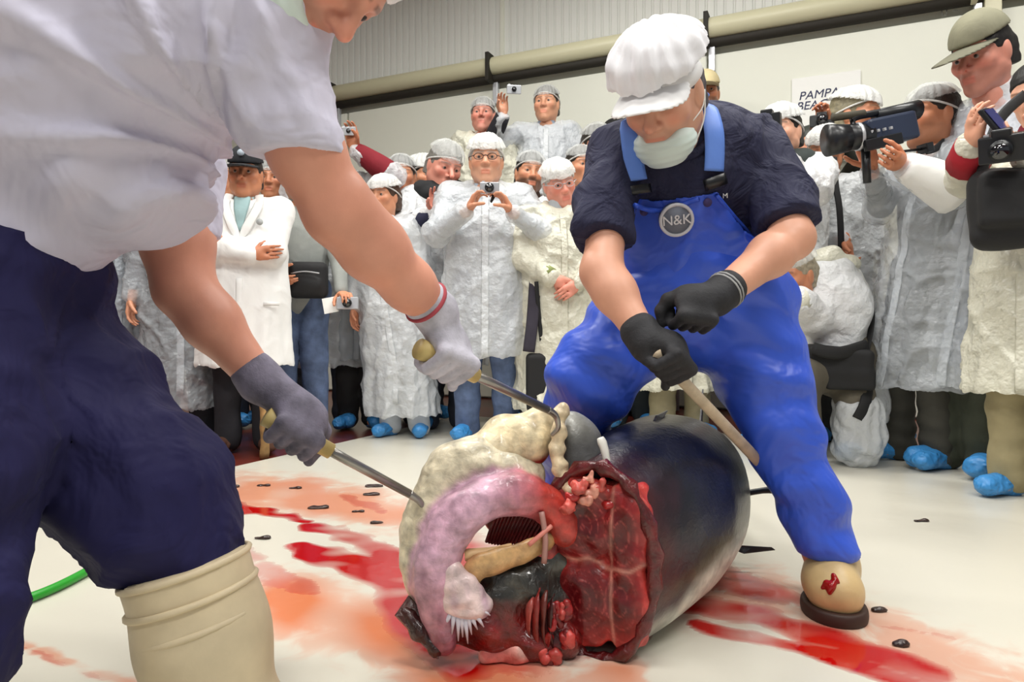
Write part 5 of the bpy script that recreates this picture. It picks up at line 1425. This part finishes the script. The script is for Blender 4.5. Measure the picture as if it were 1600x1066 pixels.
# cut face: four loins with rings, a rim, centre seam
def FP(u, v, o=0): return A(c0[0], c0[1], 0) + fr * u + UP * (.197 + v) - fax * o
f = Fd(.0042)
lobes = [(-.035, .085, .082, .088), (.062, .075, .05, .092), (-.035, -.09, .08, .088), (.06, -.08, .05, .09)]
for u, v, ru, rv in lobes: f.ell(FP(u, v, .0), (ru * 1.06, .02, rv * 1.04), Rf, k=.010)
f.ell(FP(-.118, .0, .005), (.035, .028, .06), Rf, k=.004)
f.box(FP(0, 0, -.025), (.10, .02, .165), Rf, rad=.015, k=.01)
V, Fc = f.mesh(); V = dsp(V, Fc, (9, 15, .005), (26, 16, .003))
uu = (V - FP(0, 0)) @ fr; vv = (V - FP(0, 0)) @ UP
C = np.tile(lin(150, 26, 28), (len(V), 1))
best = np.full(len(V), 9.); ringc = np.zeros(len(V))
for i, (u, v, ru, rv) in enumerate(lobes):
    r_ = np.hypot((uu - u * .8) / ru, (vv - v * .85) / rv)
    ring = np.abs(np.sin(r_ * (15 if i in (0, 2) else 10) + .7 * np.sin(uu * 60)))
    ringc = np.where(r_ < best, ring, ringc); best = np.minimum(best, r_)
lt = np.array(lin(214, 96, 90)); dk = np.array(lin(96, 12, 18))
m_ = np.clip((.26 - ringc) / .26, 0, 1)[:, None] * (.42 + .5 * np.exp(-(((uu - .0) / .05) ** 2 + ((vv - .13) / .035) ** 2)))[:, None]
base_ = dk * np.clip(1.4 - best, 0, 1)[:, None] + np.array(lin(178, 40, 38)) * np.clip(best - .4, 0, 1)[:, None]
C = base_ * (1 - m_) + lt * m_
ed = np.clip((best - .92) / .15, 0, 1)[:, None]; C = C * (1 - .6 * ed) + np.array(lin(206, 70, 62)) * .6 * ed
wv = .008 * np.sin(uu * 45) + .004 * np.sin(uu * 110)
seam_ = (np.exp(-((vv + .002 + wv) / .004) ** 2) + .8 * np.exp(-((uu - .03 - .12 * vv * np.sign(vv) * .3) / .003) ** 2) * (np.abs(vv) > .0))[:, None]
C = C * (1 - np.clip(seam_, 0, 1) * .7) + np.array(lin(214, 150, 132)) * np.clip(seam_, 0, 1) * .7
mk('cut_flesh', V, Fc, M['flesh'], fish, C)
# ragged rim of skin round the face
ring = [FP(.123 * math.cos(a) - .004, .198 * math.sin(a), .004) for a in np.linspace(0, 6.283, 41)[:-1]]
V, Fc = tube(ring, [.014 + .005 * math.sin(i * 2.3) for i in range(40)], 10, closed=True)
V[:, 2] = np.maximum(V[:, 2], .006)
mk('skin_rim', dsp(V, Fc, (20, 4, .004)), Fc, M['gore'], fish, np.array(lin(92, 20, 22)))
# fins: dorsal spike, small far finlets, tail
def fin(name, pts, thick, col, par=fish, mat=None):
    pts = np.asarray(pts, float); n_ = nrm(np.cross(pts[1] - pts[0], pts[2] - pts[0]))
    k_ = len(pts); cen = pts.mean(0)
    V = np.concatenate([pts + n_ * thick * .3, pts - n_ * thick * .3, [cen + n_ * thick], [cen - n_ * thick]])
    Fs = []
    for i in range(k_):
        j = (i + 1) % k_
        Fs += [[i, j, 2 * k_], [k_ + j, k_ + i, 2 * k_ + 1], [i, k_ + i, k_ + j, j]]
    return mk(name, V, Fs, mat or M['fishskin'], par, np.asarray(col), smooth=False)
fd = lin(34, 32, 40)
b_ = FX(.62) + fr * .125
fin('pectoral_fin', [b_ + A(.0, 0, .07), b_ + A(.05, -.02, .055), b_ + A(.135, -.02, .065), b_ + A(.125, -.02, .072), b_ + A(.05, -.015, .075)], .006, fd)
tl = FX(1.55) + UP * .1
fin('tail_fin', [tl, tl + fax * .1 + UP * .12, tl + fax * .22 + UP * .3, tl + fax * .12 + UP * .02, tl + fax * .2 - UP * .09, tl + fax * .08 - UP * .07], .01, fd)
for i in range(5):
    q = FX(.95 + .1 * i) + UP * (np.interp(.95 + .1 * i, arr[:, 0], arr[:, 3] + arr[:, 2]))
    fin('finlet', [q - fax * .02, q + fax * .03, q + fax * .04 + UP * .03], .004, lin(150, 130, 60))
tp = FX(.35) + UP * .44
fin('dorsal_fin', [tp - fax * .06, tp + fax * .06, tp + fax * .14 + UP * .015, tp + UP * .018], .008, fd)

# opened head and gill collar, left of the face (placed at its own distance)
D = 1.40
col_pts = [P(692, 1005, 1.36), P(680, 930, 1.36), P(684, 870, 1.36), P(712, 812, 1.37), P(760, 778, 1.39), P(815, 770, 1.41), P(862, 790, 1.43), P(888, 828, 1.42)]
cs = spline(col_pts, 30)
f = Fd(.005)
rr_ = np.interp(np.linspace(0, 1, 30), [0, .15, .45, .75, 1], [.024, .034, .037, .034, .026])
f.chain(list(cs), list(rr_), .02)
outer = spline([P(680, 960, 1.42), P(668, 880, 1.42), P(672, 800, 1.43), P(708, 735, 1.45), P(765, 725, 1.47), P(830, 742, 1.48)], 20)
f.chain(list(outer), [.024, .03, .035] + [.042] * 14 + [.04, .035, .03], .03)
V, Fc = f.mesh(); V = dsp(V, Fc, (7, 71, .006), (18, 72, .0018), (40, 73, .001))
dO = np.min(np.linalg.norm(V[:, None, :] - outer[None, ::2, :], axis=2), 1); dI = np.min(np.linalg.norm(V[:, None, :] - cs[None, ::2, :], axis=2), 1)
t_ = np.clip((dO - dI + .004 * sines(V, 20, 3)) / .02 + .35, 0, 1)[:, None]
pk_ = np.array(lin(198, 140, 156)); cr_ = np.array(lin(226, 216, 188))
along = np.clip((V[:, 0] - P(760, 0, 1.4)[0]) / .12, 0, 1)[:, None]
pk_ = pk_ * (1 - along) + np.array(lin(186, 62, 52)) * along
st_ = np.clip(sines(V * (1, 1, .4), 26, 12) - .5, 0, 1)[:, None] * .7
pk_ = pk_ * (1 - st_) + np.array(lin(140, 60, 90)) * st_
Cc = cr_ * (1 - t_) + pk_ * t_
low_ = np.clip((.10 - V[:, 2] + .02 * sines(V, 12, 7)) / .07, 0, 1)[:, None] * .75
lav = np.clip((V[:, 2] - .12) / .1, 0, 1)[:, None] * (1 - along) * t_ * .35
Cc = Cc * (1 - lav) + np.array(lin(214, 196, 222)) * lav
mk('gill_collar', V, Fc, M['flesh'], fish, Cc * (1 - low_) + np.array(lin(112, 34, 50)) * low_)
# snout block, pale with vertical strokes, red at its base
f = Fd(.005)
f.ell(P(806, 690, 1.50), (.078, .05, .062), frame(nrm(A(-.2, -1, .1)), nrm(A(.25, 0, 1))), k=.02); f.ell(P(845, 668, 1.52), (.04, .045, .05), k=.03); f.ell(P(760, 712, 1.49), (.06, .05, .05), k=.03)
V, Fc = f.mesh(); V = dsp(V, Fc, (8, 81, .005), (22, 82, .002))
lowm = np.clip((P(0, 705, 1.48)[2] - V[:, 2] + .012 * sines(V, 14, 4)) / .02, 0, 1)[:, None] * np.clip((V[:, 0] - P(785, 0, 1.48)[0]) / .02, 0, 1)[:, None]
stv = np.clip(sines(V * (1, .3, .15), 34, 14), 0, 1)[:, None] * .35
C = np.array(lin(230, 214, 176)) * (1 - stv) + np.array(lin(176, 140, 96)) * stv
mk('snout', V, Fc, M['flesh'], fish, C * (1 - lowm) + np.array(lin(140, 24, 20)) * lowm)
# gill cover: dark grey dome with a pale ragged edge
f = Fd(.005)
f.ell(P(910, 714, 1.50), (.058, .05, .105), frame(nrm(A(.2, -1, .2)), nrm(A(-.3, 0, 1))), k=.02); f.ell(P(918, 770, 1.47), (.05, .05, .05), k=.03)
V, Fc = f.mesh(); V = dsp(V, Fc, (9, 91, .004))
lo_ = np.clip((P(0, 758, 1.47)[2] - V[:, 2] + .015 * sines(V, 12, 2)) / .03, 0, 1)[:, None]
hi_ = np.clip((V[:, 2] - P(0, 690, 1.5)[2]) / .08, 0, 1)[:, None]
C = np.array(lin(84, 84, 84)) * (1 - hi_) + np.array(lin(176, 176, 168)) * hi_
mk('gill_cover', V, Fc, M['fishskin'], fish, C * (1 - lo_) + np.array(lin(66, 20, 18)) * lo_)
eg = spline([P(878, 640, 1.46), P(872, 680, 1.45), P(872, 720, 1.44), P(884, 752, 1.43), P(900, 770, 1.42)], 22)
f = Fd(.004); f.chain(list(eg), [.013 + .004 * math.sin(i * 1.7) for i in range(22)], .008); V, Fc = f.mesh(); mk('cut_edge', dsp(V, Fc, (30, 5, .003)), Fc, M['flesh'], fish, np.array(lin(226, 206, 170)))
tube_ob('white_spine', spline([P(938, 684, 1.43), P(946, 708, 1.42), P(951, 744, 1.41)], 10), [.007, .009, .01, .009, .009, .008, .008, .007, .007, .005], pm('white_bone', lin(240, 238, 230), .4), fish, 8)
# bits of flesh at the top of the cut
for i, (px, py, r) in enumerate(((905, 762, .017), (922, 772, .014), (893, 776, .015), (935, 762, .012), (912, 782, .016), (950, 788, .014), (884, 796, .018), (918, 748, .012))):
    f = Fd(.003); f.ell(P(px, py, 1.385), (r, r * .8, r * .6), k=.01); f.ell(P(px + 7, py - 4, 1.38), (r * .5, r * .5, r * .9), k=.006)
    V, Fc = f.mesh(); mk('flesh_shred', dsp(V, Fc, (26, i, .005), (60, i + 3, .003)), Fc, M['flesh'], fish, np.array(lin(*[(206, 90, 80), (220, 150, 130), (176, 40, 40)][i % 3])))
# gill arches: fans of thin dark red plates inside the arch
gc = P(808, 816, 1.44)
f = Fd(.006); f.ell(gc + A(0, .05, 0), (.075, .03, .055), k=.01); V, Fc = f.mesh(); mk('gill_bed', V, Fc, M['gore'], fish, np.array(lin(84, 20, 22)))
V0, F0 = bxm((0, 0, 0), (.0035, .03, .05), None, .003, 1)
gm_ = None
for i in range(15):
    if gm_ is None: o = mk('gill_plate', V0, F0, M['gore'], None, np.array(lin(104, 28, 28)), smooth=False); gm_ = o.data
    else: o = bpy.data.objects.new('gill_plate', gm_); COL.objects.link(o)
    o.parent = fish
    t = i / 14 - .5
    o.location = Vector(gc + A(t * .105, .02 - .05 * t * t, -.03 * t * t)) - Vector(fish.location)
    o.rotation_euler = (0, math.radians(24 + 10 * t), math.radians(8 * t)); o.scale = (1, 1, 1.05 - 1.6 * t * t)
# jaw bone band, pale stick bones
bb = spline([P(735, 905, 1.36), P(752, 885, 1.36), P(800, 868, 1.375), P(850, 850, 1.40), P(868, 838, 1.42)], 22)
V, Fc = tube(bb, np.interp(np.linspace(0, 1, 22), [0, .3, .8, 1], [.022, .03, .022, .01]), 12, flat=(A(0, 1, .3), 2.0)); V = dsp(V, Fc, (12, 6, .003))
C = np.tile(lin(204, 164, 112), (len(V), 1)); q_ = np.clip(sines(V, 14, 3), 0, 1)[:, None] * .5; C = C * (1 - q_) + np.array(lin(150, 76, 52)) * q_
mk('jaw_bone', V, Fc, M['flesh'], fish, C)
tube_ob('bone', spline([P(726, 868, 1.37), P(770, 862, 1.375), P(800, 852, 1.38)], 10), [.012, .013, .012, .011, .010, .009, .008, .007, .006, .004], pm('cream_bone', lin(226, 190, 140), .45), fish, 8)
tube_ob('bone', spline([P(826, 852, 1.37), P(845, 836, 1.375), P(862, 822, 1.385)], 8), .005, pm('pink_bone', lin(214, 130, 116), .45), fish, 8)
tube_ob('bone', spline([P(846, 800, 1.385), P(852, 840, 1.38), P(850, 880, 1.38)], 8), .006, pm('pink_grey_bone', lin(176, 130, 122), .45), fish, 8)
# dark throat mass and red under-rim
f = Fd(.006)
for px, py, d, r in ((800, 915, 1.42, .075), (845, 930, 1.43, .07), (770, 950, 1.40, .06), (830, 990, 1.41, .065), (760, 985, 1.39, .055), (720, 975, 1.38, .045), (860, 880, 1.44, .05), (865, 1000, 1.40, .05), (690, 985, 1.37, .03)):
    p = P(px, py, d); f.ell(p, (r, r * .7, r * .75), k=.03)
f.half((0, 0, .006), (0, 0, -1))
V, Fc = f.mesh(); V = dsp(V, Fc, (9, 31, .010), (20, 32, .006)); V[:, 2] = np.maximum(V[:, 2], .006)
g_ = np.clip((V[:, 2] - .08 + .03 * sines(V, 9, 5)) / .05, 0, 1)[:, None]
nn = np.clip(sines(V, 13, 8), 0, 1)[:, None]
C = (np.array(lin(110, 18, 16)) * (1 - nn * .6) + np.array(lin(30, 12, 12)) * nn * .6) * (1 - g_) + (np.array(lin(40, 38, 34)) * (1 - nn * .5) + np.array(lin(92, 92, 84)) * nn * .5) * g_
mk('throat_tissue', V, Fc, M['gore'], fish, C)
# hanging strips beside the face
for i, (px, w) in enumerate(((838, .012), (848, .014), (860, .013), (828, .010))):
    p = spline([P(px + 6, 918 + 6 * i, 1.37), P(px, 945, 1.355), P(px - 2, 985, 1.36), P(px + 3, 1012, 1.365)], 12)
    V, Fc = tube(p, np.interp(np.linspace(0, 1, 12), [0, .5, 1], [w * .5, w, w * .5]), 8, flat=(A(1, .4, 0), 2.6)); mk('flesh_strip', dsp(V, Fc, (18, i, .004)), Fc, M['flesh'], fish, np.array(lin(*[(140, 44, 40), (96, 40, 34), (60, 22, 22), (176, 80, 72)][i])))
for i in range(14):
    rs_ = np.random.RandomState(i + 40); px, py = 866 + rs_.uniform(-14, 26), 1000 + rs_.uniform(-50, 32)
    f = Fd(.003); f.ell(P(px, py, 1.36), (.010, .008, .018), k=.01); V, Fc = f.mesh(); mk('flesh_shred', dsp(V, Fc, (26, i, .006), (60, i + 3, .003)), Fc, M['flesh'], fish, np.array(lin(*[(150, 30, 30), (110, 20, 22), (190, 70, 64)][i % 3])))
# pale feathery lining with white spikes
f = Fd(.005)
f.ell(P(718, 930, 1.345), (.045, .03, .048), k=.02); f.ell(P(742, 950, 1.345), (.03, .025, .028), k=.02); f.ell(P(700, 905, 1.35), (.03, .03, .04), k=.02)
V, Fc = f.mesh(); V = dsp(V, Fc, (10, 3, .006), (24, 4, .003))
C = np.tile(lin(224, 200, 198), (len(V), 1)); q_ = np.clip(sines(V * (1, 1, .25), 34, 5), 0, 1)[:, None] * .7; C = C * (1 - q_) + np.array(lin(170, 130, 160)) * q_
mk('pale_lining', V, Fc, M['flesh'], fish, C)
for i, (x0, y0, x1, y1) in enumerate(((716, 955, 716, 1002), (704, 958, 694, 980), (726, 958, 731, 1006), (742, 958, 756, 980), (710, 955, 706, 992), (735, 960, 746, 984), (698, 948, 686, 962), (750, 950, 766, 962), (721, 955, 723, 996), (730, 955, 737, 992))):
    tube_ob('spike', [P(x0, y0, 1.335), P((x0 + x1) / 2, (y0 + y1) / 2, 1.33), P(x1, y1, 1.335)], [.0065, .004, .001], pm('pearl_white', lin(226, 224, 238), .35) if i == 0 else bpy.data.materials['pearl_white'], fish, 8)
# dark torn flap at the lower corner
fp = [P(618, 962, 1.36), P(640, 930, 1.39), P(664, 905, 1.42), P(690, 960, 1.38), P(684, 1030, 1.335), P(655, 1002, 1.345)]
fp = [A(p[0], p[1], max(p[2], .012)) for p in fp]
fin('torn_flap', fp, .014, lin(70, 34, 28), fish, M['gore'])
f = Fd(.005); f.chain([P(632, 958, 1.37), P(655, 985, 1.36), P(682, 1020, 1.345)], [.014, .02, .016], .01); f.half((0, 0, .006), (0, 0, -1)); V, Fc = f.mesh(); mk('flap_rim', dsp(V, Fc, (18, 2, .006)), Fc, M['gore'], fish, np.array(lin(54, 20, 18)))

# loose pieces of meat on the sheet
def lump(label, specs, col, name='meat_chunk', cat='meat', group=None, res=.004, mat='flesh', seed=1):
    f = Fd(res)
    for (px, py, rx, rz) in specs:
        p = FL(px, py); f.ell(p + A(0, 0, .006 + rz * .55), (rx, rx * .7, rz), k=.012)
    f.half((0, 0, .007), (0, 0, -1))
    V, Fc = f.mesh(); V = dsp(V, Fc, (16, seed, .004)); V[:, 2] = np.maximum(V[:, 2], .007)
    q_ = np.clip(sines(V, 16, seed + 5), 0, 1)[:, None] * .7
    C = np.array(lin(*col)) * (1 - q_) + np.array(lin(232, 196, 184)) * q_ if mat == 'flesh' else np.tile(lin(*col), (len(V), 1))
    o = mk(name, V, Fc, M[mat], None, C); tag(o, label, cat, group)
lump('larger pink chunk of meat with pale fat lying before the cut fish', [(765, 1040, .022, .02), (785, 1036, .03, .035), (812, 1040, .026, .026)], (196, 100, 92), group='loose meat pieces on the sheet')
lump('small rounded pink piece of meat beside the larger chunk', [(842, 1038, .02, .022), (856, 1038, .016, .018)], (190, 90, 88), group='loose meat pieces on the sheet', seed=3)
for i, (px, py, r) in enumerate(((498, 797, .022), (586, 763, .02), (582, 776, .02), (462, 766, .012), (412, 762, .013), (560, 803, .01), (364, 764, .012), (590, 821, .011), (410, 845, .014), (1300, 960, .008), (1440, 818, .012), (1375, 960, .010), (1408, 1014, .010), (1085, 838, .01))):
    lump('small dark scrap of fish lying on the bloody white sheet', [(px - 6, py, r * 1.3, .005), (px + 6, py, r, .006)], (46, 24, 18), 'fish_scrap', 'scrap', 'dark scraps on the sheet', .004, 'gore', i)
